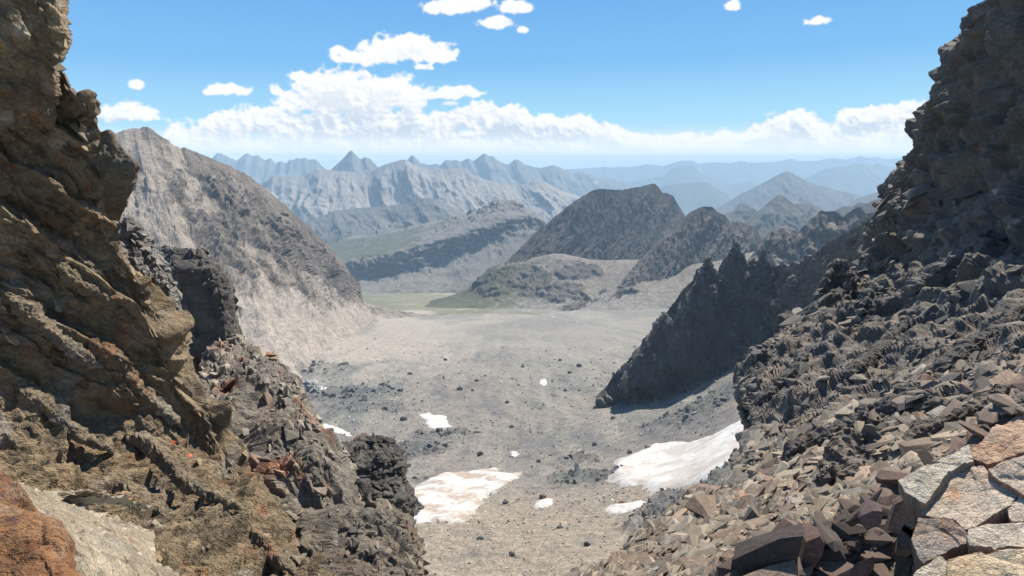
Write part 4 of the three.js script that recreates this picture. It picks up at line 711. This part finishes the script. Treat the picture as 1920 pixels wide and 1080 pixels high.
scatter(crag1, { name: 'broken_rock', count: 3600, size: [2, 24, 4.5], shapes: BLOCKS.concat(PLATES), fr: BED_L, jitter: .35, lift: -.14, lighten: 1.15, seed: 205, tint: .4, where: patchy(4) });
scatter(crag2, { name: 'broken_rock', count: 1800, size: [3, 20, 3], shapes: PLATES, fr: frame(.3, .85, .3), jitter: .25, lift: -.05, seed: 206 });
scatter(ledge, { name: 'broken_rock', count: 2600, size: [2, 20, 4], shapes: PLATES.concat(BLOCKS), fr: frame(.2, .9, .2), jitter: .4, lift: .0, seed: 207, tint: .4 });
scatter(sandy, { name: 'grit', count: 1500, size: [2, 12, 5], shapes: PLATES, fr: frame(.35, .85, .3), jitter: .3, lift: .05, seed: 208 });
scatter(rightSlope, { name: 'broken_rock', count: 46000, size: [3, 40, 5], shapes: PLATES.concat(BLADES), fr: BED_R, jitter: .28, lift: .02, spin: .5, seed: 209, tint: .45, where: (x, y, z, nx, ny, nz, px, py) => sstep(-2, -9, y) * (.012 + .988 * sstep(64, 34, Math.hypot(x, y, z) + 16 * fbm(x / 14, y / 14, z / 14, 3))) });
scatter(rightSlope, { name: 'rock_plates', count: 4500, size: [2.5, 17, 3.5], shapes: BLADES.concat(BLOCKS), fr: BED_R, jitter: .35, lift: -.1, spin: .3, seed: 230, tint: .4, where: (x, y, z, nx, ny) => sstep(45, 65, Math.hypot(x, y, z)) * sstep(.25, .6, ny) * sstep(-2, -9, y) });
scatter(rightSlope, { name: 'grit', count: 26000, size: [1.6, 6, 2], shapes: PLATES.concat(BLOCKS), fr: BED_R, jitter: .5, lift: .25, spin: .5, seed: 232, tint: .5, where: (x, y, z) => sstep(62, 36, Math.hypot(x, y, z)) });
scatter(rightSlope, { name: 'stone', single: true, count: 280, size: [24, 95, 2.5], shapes: PLATES.concat(BLADES), fr: BED_R, jitter: .22, lift: -.02, spin: .5, seed: 231, tint: .4, where: (x, y, z) => sstep(60, 30, Math.hypot(x, y, z)) });
scatter(needles, { name: 'broken_rock', count: 3000, size: [2, 11, 4], shapes: BLOCKS, fr: frame(.8, .2, -.3), jitter: .4, lift: -.15, spin: .3, seed: 210 });
scatter(greyMountain, { name: 'broken_rock', count: 1600, size: [1.5, 6, 3.5], shapes: BLADES, fr: frame(.79, .4, -.61), jitter: .3, lift: -.1, spin: .15, seed: 214, tint: .25, where: (x, y, z, nx, ny) => sstep(.8, .6, ny) });
scatter(moraine, { name: 'rubble', count: 90000, size: [1.0, 5, 11], shapes: BLOCKS.concat(PLATES), fr: FLOORFR, jitter: .8, lift: .08, seed: 215, tint: .45, lighten: 1.25, where: (x, y, z) => sstep(1500, 500, -z) * (.2 + sat(.5 + 1.8 * fbm(x * .01, z * .01, 3, 3))) });

// ---------------------------------------------------------------- sheets with an outline: snowfields on the ground, slabs of rock
function inside(poly, x, y) {                                      // distance to the outline, positive within
  let d = 1e9, c = false;
  for (let i = 0, j = poly.length - 1; i < poly.length; j = i++) {
    const [ax, ay] = poly[j], [bx, by] = poly[i], ex = bx - ax, ey = by - ay, t = sat(((x - ax) * ex + (y - ay) * ey) / (ex * ex + ey * ey + 1e-12));
    d = Math.min(d, Math.hypot(x - ax - ex * t, y - ay - ey * t));
    if ((by > y) !== (ay > y) && x < (ax - bx) * (y - by) / (ay - by) + bx) c = !c;
  }
  return c ? d : -d;
}
const SNOW = new THREE.MeshPhysicalMaterial({ vertexColors: true, roughness: 0.75, bumpMap: RELIEF, bumpScale: 0.5 });
function snowfield(label, outline, thick, dirt, n0 = 110, name = 'snowfield') {
  const n = Math.round(n0 * .8);
  const poly = outline.map(([px, py]) => { const g = ground(px, py); return [g[0], g[2]]; });
  const xs = poly.map((p) => p[0]), zs = poly.map((p) => p[1]), x0 = Math.min(...xs), x1 = Math.max(...xs), z0 = Math.min(...zs), z1 = Math.max(...zs), m = 0.04 * Math.max(x1 - x0, z1 - z0);
  const edge = 0.05 * Math.min(x1 - x0, z1 - z0) + 0.6, keepMap = [];
  const base = (u, v, i, j) => {
    const x = lerp(x0 - m, x1 + m, u), z = lerp(z0 - m, z1 + m, v), sc = edge * 3.2;
    const q = inside(poly, x, z) + edge * 1.3 * fbm(x / sc, z / sc, 3, 4, .6);
    keepMap[j * n + i] = q > -edge * 0.6;
    return [x, floorBase(x, z) + floorRough(x, z, floorBase(x, z), 7) + thick * (sstep(-edge * 0.6, edge * 2, q) * 1.5 - 0.5), z];
  };
  const color = (x, y, z) => {
    const sc = (x1 - x0) / 5, f = fbm(x / sc + .6 * fbm(x / sc, z / sc, 1, 2), z / sc * .6, 4, 5, .6), g = fbm(x / sc * 3, z / sc * 5, 9, 4, .6), q = inside(poly, x, z);
    let c = mixc([.55, .525, .49], [.32, .245, .18], sat(dirt * sstep(-.25, .3, f + .5 * g)));
    c = mixc(c, [.60, .585, .56], .8 * sstep(.1, .3, g - f * .5));
    return mixc(c, [.20, .17, .14], .6 * dirt * sstep(.28, .42, g + .3 * f) + .75 * sstep(edge * 1.2, 0, q + edge * .5 * g) * Math.min(1, dirt + .3));
  };
  const geo = buildGrid(n, n, base, (x, y, z) => 0.12 * fbm(x / 3, z / 3, 5, 3), color, (i, j) => keepMap[j * n + i] && keepMap[j * n + i + 1] && keepMap[j * n + n + i] && keepMap[j * n + n + i + 1], 14, true);
  return tag(add(geo, SNOW, name), label, 'snowfield', 'thing');
}
snowfield('large bright snowfield on the right, rising to a point against the dark slope', [[1137, 905], [1148, 870], [1185, 858], [1225, 838], [1275, 830], [1300, 834], [1345, 820], [1385, 800], [1418, 786], [1424, 812], [1405, 850], [1380, 895], [1345, 898], [1300, 912], [1262, 925], [1235, 942], [1212, 936], [1190, 920], [1160, 922]], 2.2, .6, 150);
snowfield('thin dirty snow tongue below the large right snowfield', [[1128, 960], [1140, 950], [1175, 948], [1205, 940], [1222, 946], [1200, 958], [1165, 966], [1135, 966]], .8, .8, 70);
snowfield('big brown stained snowfield at the lower centre beside the dark crag', [[735, 930], [770, 915], [835, 897], [870, 893], [895, 885], [935, 882], [945, 893], [988, 890], [970, 910], [930, 930], [915, 945], [895, 968], [880, 985], [820, 982], [770, 985], [735, 970]], 1.6, 1.25, 150);
snowfield('medium white snow patch alone on the moraine, left of centre', [[783, 782], [805, 775], [815, 782], [838, 785], [846, 800], [856, 804], [838, 806], [818, 810], [800, 802], [795, 792]], 1.2, .35, 80);
snowfield('narrow white snow strip behind the rust coloured crag', [[600, 798], [615, 800], [640, 808], [668, 824], [650, 824], [620, 816], [600, 812]], 1.2, .15, 70);
snowfield('small snow patch beside the pale house sized boulder', [[590, 726], [606, 728], [618, 735], [600, 738], [585, 734]], 1, .1, 50);
snowfield('tiny snow dot on brown ground above the stained snowfield', [[957, 852], [970, 851], [976, 858], [966, 863], [957, 860]], .6, .5, 50);
snowfield('small dirty snow patch with a brown stone on it, right of centre', [[1002, 945], [1030, 938], [1042, 942], [1038, 952], [1015, 958], [1000, 955]], .6, .7, 60);
snowfield('small white snow patch at the foot of the tan slope, bottom', [[1214, 1032], [1226, 1022], [1234, 1024], [1228, 1036], [1216, 1040]], .5, .1, 50);
snowfield('pale snow streaks in a furrow right of centre', [[1012, 716], [1024, 714], [1027, 724], [1020, 728], [1011, 724]], .9, .3, 50);
snowfield('small white snow spot on the tan slope below the dark knolls', [[1032, 566], [1046, 554], [1049, 558], [1038, 568]], 3, 0, 40);

// pale stream beds and a footpath on the far floor
function strip(name, label, line, width, col) {
  const p = line.map(([px, py]) => ground(px, py)).filter(Boolean), n = 90;
  const base = (u, v) => { const q = spline(p, v), q2 = spline(p, Math.min(1, v + .01)), a = Math.atan2(q2[0] - q[0], q2[2] - q[2]), w = width * (.6 + .5 * fbm(v * 9, 3, width, 2)) * (u - .5) * 2, wob = width * 2.2 * noise(v * 14, width, 1); const x = q[0] + Math.cos(a) * (w + wob), z = q[2] - Math.sin(a) * (w + wob); return [x, floorBase(x, z) + floorRough(x, z, floorBase(x, z), 5) + .8 - .5 * Math.abs(u - .5), z]; };
  tag(add(buildGrid(7, n, base, () => 0, () => col, null, 20, true), SCREE, name), label, name.replace('_', ' '), 'structure');
}
strip('footpath', 'thin pale diagonal path on the left moraine', [[622, 676], [660, 658], [700, 636], [735, 618], [750, 608]], 1.6, [.46, .42, .36]);
strip('stream_bed', 'pale stream winding through the green meadow', [[795, 549], [830, 553], [858, 560], [885, 566], [905, 571], [930, 578]], 5, [.5, .49, .45]);
strip('stream_bed', 'pale gravel stream right of the meadow', [[928, 570], [950, 578], [985, 583], [1020, 590], [1050, 598], [1085, 606]], 6, [.46, .45, .41]);
strip('stream_bed', 'pale stream thread beside the needle ridge foot', [[1110, 606], [1140, 612], [1165, 624], [1195, 634], [1230, 640]], 3, [.48, .46, .42]);
strip('stream_bed', 'pale wet gravel strip at the near end of the meadow', [[812, 614], [820, 600], [840, 592], [848, 588]], 4, [.44, .44, .41]);

// ---------------------------------------------------------------- near ledge with cracked slabs, bottom right
const nearLedge = tag(wall({
  name: 'rock_ledge', side: 1, mat: SLAB, tileSize: 1.4, nu: 420, nv: 380, seed: 61, cap: 0.09, amp: 0.14, flat: 2.4, strat: .35, fr: frame(-.3, .88, .2), bulge: 0, wave: .1,
  color: rockTone([[.20, .13, .095], [.28, .19, .14], [.11, .075, .06], [.32, .26, .20], [.28, .12, .07]], 1.2, BED_R, 3),
  rows: [[2200, 640, 5.8, 1995, 715, 5.5], [2200, 720, 5.6, 1885, 788, 5.4], [2200, 800, 5.3, 1810, 842, 5.3], [2200, 880, 5.1, 1690, 914, 5.2], [2200, 940, 4.9, 1606, 972, 5.1], [2200, 990, 4.7, 1500, 1014, 5.0], [2200, 1040, 4.6, 1392, 1056, 4.9], [2200, 1100, 4.4, 1366, 1108, 4.7], [2200, 1200, 4.1, 1356, 1200, 4.4]],
}), 'brown rock ledge under the cracked slabs, bottom right corner', 'ledge', 'structure');
function slab(o) {                                                  // outline in the picture, laid on a plane through POINT with normal N, thickness T
  const { outline, point, n: nn, T, pal, label, name = 'rock_slab', category = 'rock slab', seed, res = 88, edge = 0.03, amp = .16, group } = o;
  const N = new THREE.Vector3(...nn).normalize(), A = new THREE.Vector3(0, 0, 1).cross(N).normalize(); if (A.length() < .5) A.set(1, 0, 0); const B = new THREE.Vector3().crossVectors(N, A), P0 = new THREE.Vector3(...at(point[0], point[1], point[2] + 0.06 * noise(seed * 1.7, 3.3, 8.1))), h = N.dot(P0);
  const poly = outline.map(([px, py]) => { const d = new THREE.Vector3(...at(px, py, 1)); d.multiplyScalar(h / N.dot(d)).sub(P0); return [d.dot(A), d.dot(B)]; });
  const xs = poly.map((p) => p[0]), ys = poly.map((p) => p[1]), x0 = Math.min(...xs) - edge * 2, x1 = Math.max(...xs) + edge * 2, y0 = Math.min(...ys) - edge * 2, y1 = Math.max(...ys) + edge * 2;
  const nu = Math.round(res * Math.min(1.6, Math.max(.6, (x1 - x0) / (y1 - y0)))), nv = res, keepMap = [], H = [];
  const base = (u, v, i, j) => {
    const a = lerp(x0, x1, u), b = lerp(y1, y0, v), q = inside(poly, a, b) + edge * .8 * fbm(a * 5, b * 5, seed, 4, .6) + edge * .7;
    const top = sstep(-edge * .45, edge * .25, q);
    keepMap[j * nu + i] = q > -edge;
    const hh = -T * (1 - top) + rockDisp(a, b, 0, [1, 0, 0, 0, 1, 0, 0, 0, 1], Math.max((x1 - x0) / nu, (y1 - y0) / nv), .7, .05 * amp / .16, 1, seed, 0, .8);
    return P0.clone().addScaledVector(A, a).addScaledVector(B, b).addScaledVector(N, hh).toArray();
  };
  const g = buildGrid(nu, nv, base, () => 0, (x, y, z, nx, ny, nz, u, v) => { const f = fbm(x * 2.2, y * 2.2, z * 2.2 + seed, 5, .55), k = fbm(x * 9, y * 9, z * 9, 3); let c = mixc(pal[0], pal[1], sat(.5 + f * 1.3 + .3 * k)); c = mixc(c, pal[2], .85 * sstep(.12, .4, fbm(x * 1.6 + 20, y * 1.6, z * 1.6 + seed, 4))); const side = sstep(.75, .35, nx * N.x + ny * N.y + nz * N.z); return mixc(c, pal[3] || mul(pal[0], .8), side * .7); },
    (i, j) => keepMap[j * nu + i] && keepMap[j * nu + i + 1] && keepMap[j * nu + nu + i] && keepMap[j * nu + nu + i + 1], .9);
  for (let k = 0; k < nu * nv; k++) { g.attributes.uv.array[k * 2] = (lerp(x0, x1, (k % nu) / (nu - 1)) + seed) / .9; g.attributes.uv.array[k * 2 + 1] = lerp(y1, y0, Math.floor(k / nu) / (nv - 1)) / .9; }
  // under side, so that the slab has a body
  const pos = g.attributes.position.array, M2 = g.attributes.position.count, idx = Array.from(g.index.array), back = new Float32Array(pos.length * 2), cc = new Float32Array(pos.length * 2), uu = new Float32Array(M2 * 4);
  back.set(pos); cc.set(g.attributes.color.array); cc.set(g.attributes.color.array, pos.length); uu.set(g.attributes.uv.array); uu.set(g.attributes.uv.array, M2 * 2);
  for (let k = 0; k < M2; k++) { const q = new THREE.Vector3(pos[k * 3], pos[k * 3 + 1], pos[k * 3 + 2]).sub(P0); q.addScaledVector(N, -T - q.dot(N) - .002).add(P0); q.toArray(back, pos.length + k * 3); }
  const m = idx.length; for (let k = 0; k < m; k += 3) idx.push(idx[k] + M2, idx[k + 2] + M2, idx[k + 1] + M2);
  const g2 = new THREE.BufferGeometry(); g2.setAttribute('position', new THREE.BufferAttribute(back, 3)); g2.setAttribute('color', new THREE.BufferAttribute(cc, 3)); g2.setAttribute('uv', new THREE.BufferAttribute(uu, 2)); g2.setIndex(idx);
  return tag(add(g2, SLAB, name), label, category, 'thing', group);
}
const LIE = [-.25, .9, .2], PT = [1800, 930, 4.7];
const pGrey = [[.54, .41, .29], [.64, .52, .39], [.54, .27, .14], [.26, .13, .08]], pOrange = [[.52, .30, .17], [.58, .43, .30], [.48, .19, .085], [.2, .09, .05]], pTan = [[.52, .43, .31], [.60, .53, .42], [.50, .31, .16], [.2, .13, .08]], pDark = [[.075, .048, .038], [.11, .07, .055], [.15, .09, .06], [.06, .04, .035]], pRust = [[.20, .10, .075], [.26, .15, .11], [.14, .085, .08], [.12, .06, .05]];
slab({ outline: [[1729, 960], [1757, 925], [1782, 881], [1842, 871], [1858, 892], [1907, 919], [1888, 944], [1831, 978], [1810, 988], [1789, 969], [1754, 965]], point: PT, n: LIE, T: .3, pal: pGrey, seed: 1, res: 130, label: 'largest flat grey slab in the cracked outcrop, bottom right' });
slab({ outline: [[1855, 876], [1995, 838], [1995, 962], [1916, 918], [1864, 888]], point: PT, n: [-.27, .9, .22], T: .3, pal: pGrey, seed: 2, label: 'grey slab at the right edge, right of the largest slab' });
slab({ outline: [[1820, 855], [1824, 842], [1882, 792], [1995, 728], [1995, 832], [1850, 868]], point: PT, n: [-.24, .9, .18], T: .3, pal: pOrange, seed: 3, label: 'orange stained slab at the right edge above the grey slabs' });
slab({ outline: [[1688, 907], [1815, 830], [1820, 858], [1776, 880], [1758, 911], [1731, 944], [1700, 928]], point: PT, n: LIE, T: .28, pal: pTan, seed: 4, label: 'long pale tan slab left of the largest grey slab' });
slab({ outline: [[1724, 970], [1782, 974], [1806, 994], [1812, 1013], [1775, 1027], [1731, 1050], [1714, 1010]], point: PT, n: [-.3, .88, .25], T: .3, pal: [[.36, .28, .21], [.42, .38, .33], [.34, .2, .12], [.16, .09, .07]], seed: 5, label: 'brownish slab just below the largest grey slab' });
slab({ outline: [[1782, 1055], [1828, 1043], [1888, 1029], [1995, 1032], [1995, 1130], [1784, 1130]], point: PT, n: LIE, T: .3, pal: [[.58, .41, .23], [.62, .50, .34], [.52, .28, .11], [.24, .12, .06]], seed: 6, label: 'yellow orange slab in the bottom right corner' });
slab({ outline: [[1820, 990], [1850, 982], [1995, 972], [1995, 1022], [1882, 1016], [1845, 1025], [1820, 1022]], point: PT, n: [-.22, .92, .16], T: .25, pal: [[.56, .46, .34], [.63, .54, .42], [.5, .33, .2], [.24, .13, .08]], seed: 7, label: 'pale slab at the right edge above the yellow corner slab' });
slab({ outline: [[1893, 952], [1915, 930], [1995, 972], [1900, 972]], point: PT, n: LIE, T: .25, pal: pGrey, seed: 8, label: 'small triangular grey slab at the right edge' });
slab({ outline: [[1690, 1125], [1716, 1078], [1764, 1046], [1776, 1058], [1778, 1125]], point: PT, n: LIE, T: .25, pal: pTan, seed: 9, label: 'narrow tan slab at the bottom edge left of the yellow one' });
const FRONT = [-.35, .25, .9];
const block = (outline, pal, seed, label, n = FRONT, T = .35, d = 4.75) => {                     // an angular stone: front outline, pushed back along its depth
  const N = new THREE.Vector3(...n).normalize(), P0 = new THREE.Vector3(...at(outline[0][0], outline[0][1], d)), h = N.dot(P0), r = rng(seed * 31), p = [], q = new THREE.Vector3();
  for (const [px, py] of outline) { const v = new THREE.Vector3(...at(px, py, 1)); v.multiplyScalar(h / N.dot(v)); for (const k of [-.02, .35, 1]) p.push(q.copy(v).addScaledVector(N, -T * k).add(new THREE.Vector3((r() - .5), (r() - .5), (r() - .5)).multiplyScalar(k === 1 ? .06 : .025)).clone()); }
  const g = new ConvexGeometry(p); g.deleteAttribute('normal');
  const pos = g.attributes.position, uv = new Float32Array(pos.count * 2), col = new Float32Array(pos.count * 3);
  for (let k = 0; k < pos.count; k++) {
    const t = k - k % 3, e1 = new THREE.Vector3().fromBufferAttribute(pos, t + 1).sub(q.fromBufferAttribute(pos, t)), e2 = new THREE.Vector3().fromBufferAttribute(pos, t + 2).sub(q), fn = e1.cross(e2).normalize();
    const ax = Math.abs(fn.x) > .6 ? [pos.getZ(k), pos.getY(k)] : Math.abs(fn.y) > .6 ? [pos.getX(k), pos.getZ(k)] : [pos.getX(k), pos.getY(k)];
    uv[k * 2] = ax[0] / .7 + seed; uv[k * 2 + 1] = ax[1] / .7;
    const c = mul(mixc(mixc(pal[0], pal[1], sat(.5 + 1.5 * noise(fn.x * 3 + seed, fn.y * 3, fn.z * 3))), pal[2], .5 * sat(noise(fn.x * 5, fn.y * 5, seed))), 1.25); col.set(c, k * 3);
  }
  g.setAttribute('uv', new THREE.BufferAttribute(uv, 2)); g.setAttribute('color', new THREE.BufferAttribute(col, 3));
  return tag(add(g, SLAB, 'rock_block'), label, 'rock', 'thing');
};
block([[1376, 1050], [1420, 1027], [1465, 1012], [1508, 1004], [1496, 1046], [1440, 1060], [1384, 1082]], pDark, 11, 'long dark brown block at the bottom edge, leftmost of the brown blocks');
block([[1494, 1078], [1511, 1018], [1536, 1008], [1548, 1020], [1540, 1038], [1510, 1085]], pRust, 12, 'reddish brown block leaning right of the long dark block');
block([[1536, 1095], [1540, 1036], [1567, 1022], [1586, 1050], [1594, 1095]], pDark, 13, 'dark block with a pointed top at the bottom edge');
block([[1384, 1085], [1440, 1064], [1492, 1050], [1494, 1095], [1400, 1110]], [[.34, .24, .17], [.4, .3, .22], [.28, .17, .11]], 14, 'tan brown block under the long dark block', LIE, .3, 4.6);
block([[1617, 967], [1638, 953], [1655, 958], [1654, 981], [1622, 992]], [[.15, .085, .085], [.2, .12, .115], [.12, .08, .08]], 15, 'purple brown cube shaped block beside the cracked slabs', FRONT, .2, 4.55);
block([[1666, 994], [1676, 943], [1694, 934], [1703, 974], [1688, 1000]], pRust, 16, 'upright rusty brown slab left of the grey slabs', FRONT, .12, 4.5);
block([[1589, 976], [1641, 926], [1654, 918], [1630, 958], [1604, 985]], pDark, 17, 'dark tilted plate above the purple brown block', [-.2, .6, .75], .12, 4.7);
block([[1590, 1100], [1600, 1060], [1638, 1040], [1640, 1062], [1612, 1100]], pRust, 18, 'rust brown wedge at the bottom edge below the purple block', [-.3, .6, .7], .2, 4.6);
block([[1640, 1100], [1650, 1040], [1690, 1020], [1712, 1052], [1690, 1110]], [[.36, .28, .2], [.42, .35, .27], [.3, .2, .13]], 19, 'tan brown block at the bottom edge left of the narrow tan slab', LIE, .3, 4.6);
scatter(nearLedge, { name: 'broken_rock', count: 1500, size: [6, 60, 4], shapes: PLATES.concat(BLADES), fr: frame(-.3, .88, .2), jitter: .25, lift: .0, spin: .5, seed: 221, tint: .4 });

// ---------------------------------------------------------------- single boulders
function roughBoulder(seed, sub) {
  const g = new THREE.IcosahedronGeometry(1, sub), p = g.attributes.position;
  for (let k = 0; k < p.count; k++) { const x = p.getX(k), y = p.getY(k), z = p.getZ(k), f = 1 + .35 * facet(x * 1.1, y * 1.1, z * 1.1, seed) + .12 * facet(x * 3, y * 3, z * 3, seed + 1); p.setXYZ(k, x * f * .5, y * f * .36, z * f * .45); }
  g.deleteAttribute('normal'); return g;
}
const BOULDERS = [1, 2, 3].map((k) => roughBoulder(k * 17, 5)), bMat = {};
const boulderMat = (c) => bMat[c] ??= new THREE.MeshStandardMaterial({ color: new THREE.Color().setRGB(...c), roughness: .93, map: GRAIN });
const bGrey = [.075, .075, .075];
function boulder(px, py, wide, label, col = bGrey, group, shape = 0) {
  const g = ground(px, py), s = wide / F * -g[2] * 1.15, o = add(BOULDERS[shape], boulderMat(col), 'boulder');
  const y = floorBase(g[0], g[2]) + floorRough(g[0], g[2], floorBase(g[0], g[2]), 4);
  o.position.set(g[0], y + s * .12, g[2]); o.rotation.y = px * 1.7; o.scale.setScalar(s);
  return tag(o, label, 'boulder', 'thing', group);
}
boulder(580, 738, 32, 'house sized pale grey boulder with snow beside it, left moraine', [.3, .3, .275], undefined, 1);
boulder(1166, 948, 10, 'orange brown boulder on the gravel below the large snowfield', [.26, .13, .06]);
boulder(1018, 940, 13, 'brown stone lying on the small dirty snow patch', [.16, .11, .07], undefined, 2);
boulder(1215, 846, 11, 'tan boulder at the upper rim of the large snowfield', [.26, .22, .16], undefined, 1);
boulder(901, 857, 13, 'dark rock knob above the brown stained snowfield', [.06, .06, .06], undefined, 2);
boulder(757, 791, 12, 'dark boulder just left of the medium snow patch', [.06, .062, .066], undefined, 1);
boulder(862, 734, 10, 'dark double boulder in the middle of the moraine', [.065, .065, .068], undefined, 2);
[[894, 720, 7, 'small dark boulder right of the double boulder in mid moraine'], [886, 738, 6, 'tiny dark stone just below right of the double boulder'], [749, 739, 9, 'dark boulder on the left moraine above the medium snow patch'], [769, 704, 7, 'small dark boulder on the left moraine below the footpath end'],
  [1086, 691, 9, 'dark boulder nearest the toe of the needle ridge'], [1068, 703, 7, 'small dark boulder left of the needle ridge toe'], [1060, 734, 6, 'tiny dark stone right of the pale snow streaks'], [1050, 678, 6, 'tiny dark stone left above the needle ridge toe boulders'], [980, 689, 6, 'small dark boulder above the pale snow streaks'],
  [835, 679, 6, 'tiny dark boulder high on the moraine, left of centre'], [951, 759, 7, 'small dark boulder in the centre of the moraine below the snow streaks'], [947, 950, 11, 'dark stone at the right rim of the brown stained snowfield'], [959, 805, 7, 'small dark boulder right of the medium snow patch'],
  [1115, 837, 9, 'dark boulder left of the upper rim of the large snowfield'], [1180, 856, 10, 'dark boulder touching the upper left rim of the large snowfield'], [1150, 790, 8, 'dark boulder on bare rubble above the large snowfield'], [1010, 872, 8, 'small dark boulder between the two big snowfields'],
  [1050, 992, 10, 'dark boulder on the gravel below the small dirty snow patch'], [900, 1012, 10, 'dark boulder on the gravel below the brown stained snowfield'], [960, 1042, 11, 'dark boulder near the bottom edge, centre'], [1100, 1022, 10, 'dark boulder on the gravel near the bottom edge, right of centre']].forEach(([x, y, w, l], k) => boulder(x, y, w, l, bGrey, 'dark boulders strewn over the moraine', k % 3));

// ---------------------------------------------------------------- small marks and plants on the near rock
const PAINT = new THREE.MeshStandardMaterial({ color: new THREE.Color().setRGB(.62, .07, .02), roughness: .7 });
for (const [px, py, w, label] of [[327, 828, 5, 'small orange red paint mark on the brown wall, upper one'], [360, 851, 6, 'orange red paint mark on the brown wall, lower one']]) {
  const { p, n } = spot(leftWall, px, py), s = w / F * p.length(), g = roughBoulder(px, 2), m = add(g, PAINT, 'paint_mark');
  m.position.copy(p).addScaledVector(n, s * .05); m.quaternion.setFromUnitVectors(new THREE.Vector3(0, 1, 0), n); m.scale.set(s * .8, s * .16, s * 1.3);
  tag(m, label, 'paint mark', 'thing', 'paint marks along the wall');
}
{ const { p } = spot(pile, 290, 476), m = add(BLOCKS[1], boulderMat([.5, .49, .46]), 'stone'); m.position.copy(p); m.scale.setScalar(p.length() * 16 / F); m.rotation.set(.6, .4, 1.1); tag(m, 'small bright white stone at the top of the pale rocks beside the pillar', 'stone', 'thing'); }
const LEAF = new THREE.MeshStandardMaterial({ color: new THREE.Color().setRGB(.16, .17, .03), roughness: .9, side: THREE.DoubleSide });
const TUFT = (() => { const r = rng(5), v = []; for (let k = 0; k < 60; k++) { const a = r() * 6.28, l = .5 + r() * .6, t = .25 + r() * .6, w = .05, x = Math.cos(a) * .15 * r(), z = Math.sin(a) * .15 * r(); v.push(x - w * Math.sin(a), 0, z + w * Math.cos(a), x + w * Math.sin(a), 0, z - w * Math.cos(a), x + Math.cos(a) * l * t, l * (1.1 - t * .6), z + Math.sin(a) * l * t); } const g = new THREE.BufferGeometry(); g.setAttribute('position', new THREE.BufferAttribute(new Float32Array(v), 3)); return g; })();
for (const [mesh, px, py, w, label] of [[rightSlope, 1466, 911, 13, 'small yellow green grass tuft among the rubble of the right slope'], [nearLedge, 1732, 942, 16, 'green tuft in the crack left of the largest grey slab'], [nearLedge, 1663, 1012, 15, 'green tuft below the purple brown block'], [rightSlope, 1912, 748, 22, 'bright green tuft at the right edge above the orange slab'], [crag1, 468, 676, 10, 'yellow green tuft on top of the rust coloured crag'], [crag1, 566, 872, 10, 'yellow green tuft low on the rust coloured crag']]) {
  const { p } = spot(mesh, px, py), m = add(TUFT, LEAF, 'grass_tuft'); m.position.copy(p); m.scale.setScalar(p.length() * w / F * .7); m.rotation.y = px; tag(m, label, 'grass tuft', 'thing');
}
scatter(moraine, { name: 'bedrock', count: 5500, size: [2, 13, 3], shapes: BLADES.concat(BLOCKS), fr: frame(-.5, .75, .3), jitter: .4, lift: .0, spin: .4, seed: 216, tint: .5, where: (x, y, z) => outcrop(x, z) > .35 ? 1 : 0 });
const FAN = [[1132, 738], [1165, 748], [1205, 752], [1247, 748], [1290, 728], [1330, 695], [1370, 655]].map(([px, py]) => ground(px, py));
scatter(moraine, { name: 'scree', count: 2600, size: [1.5, 8, 4], shapes: BLOCKS.concat(PLATES), fr: FLOORFR, jitter: .8, lift: .1, seed: 217, tint: .5, lighten: .8, where: (x, y, z) => { let m = 0; for (const g of FAN) m = Math.max(m, 1 - Math.hypot(x - g[0], z - g[2]) / 55); return Math.max(0, m); } });
renderer.render(scene, camera);
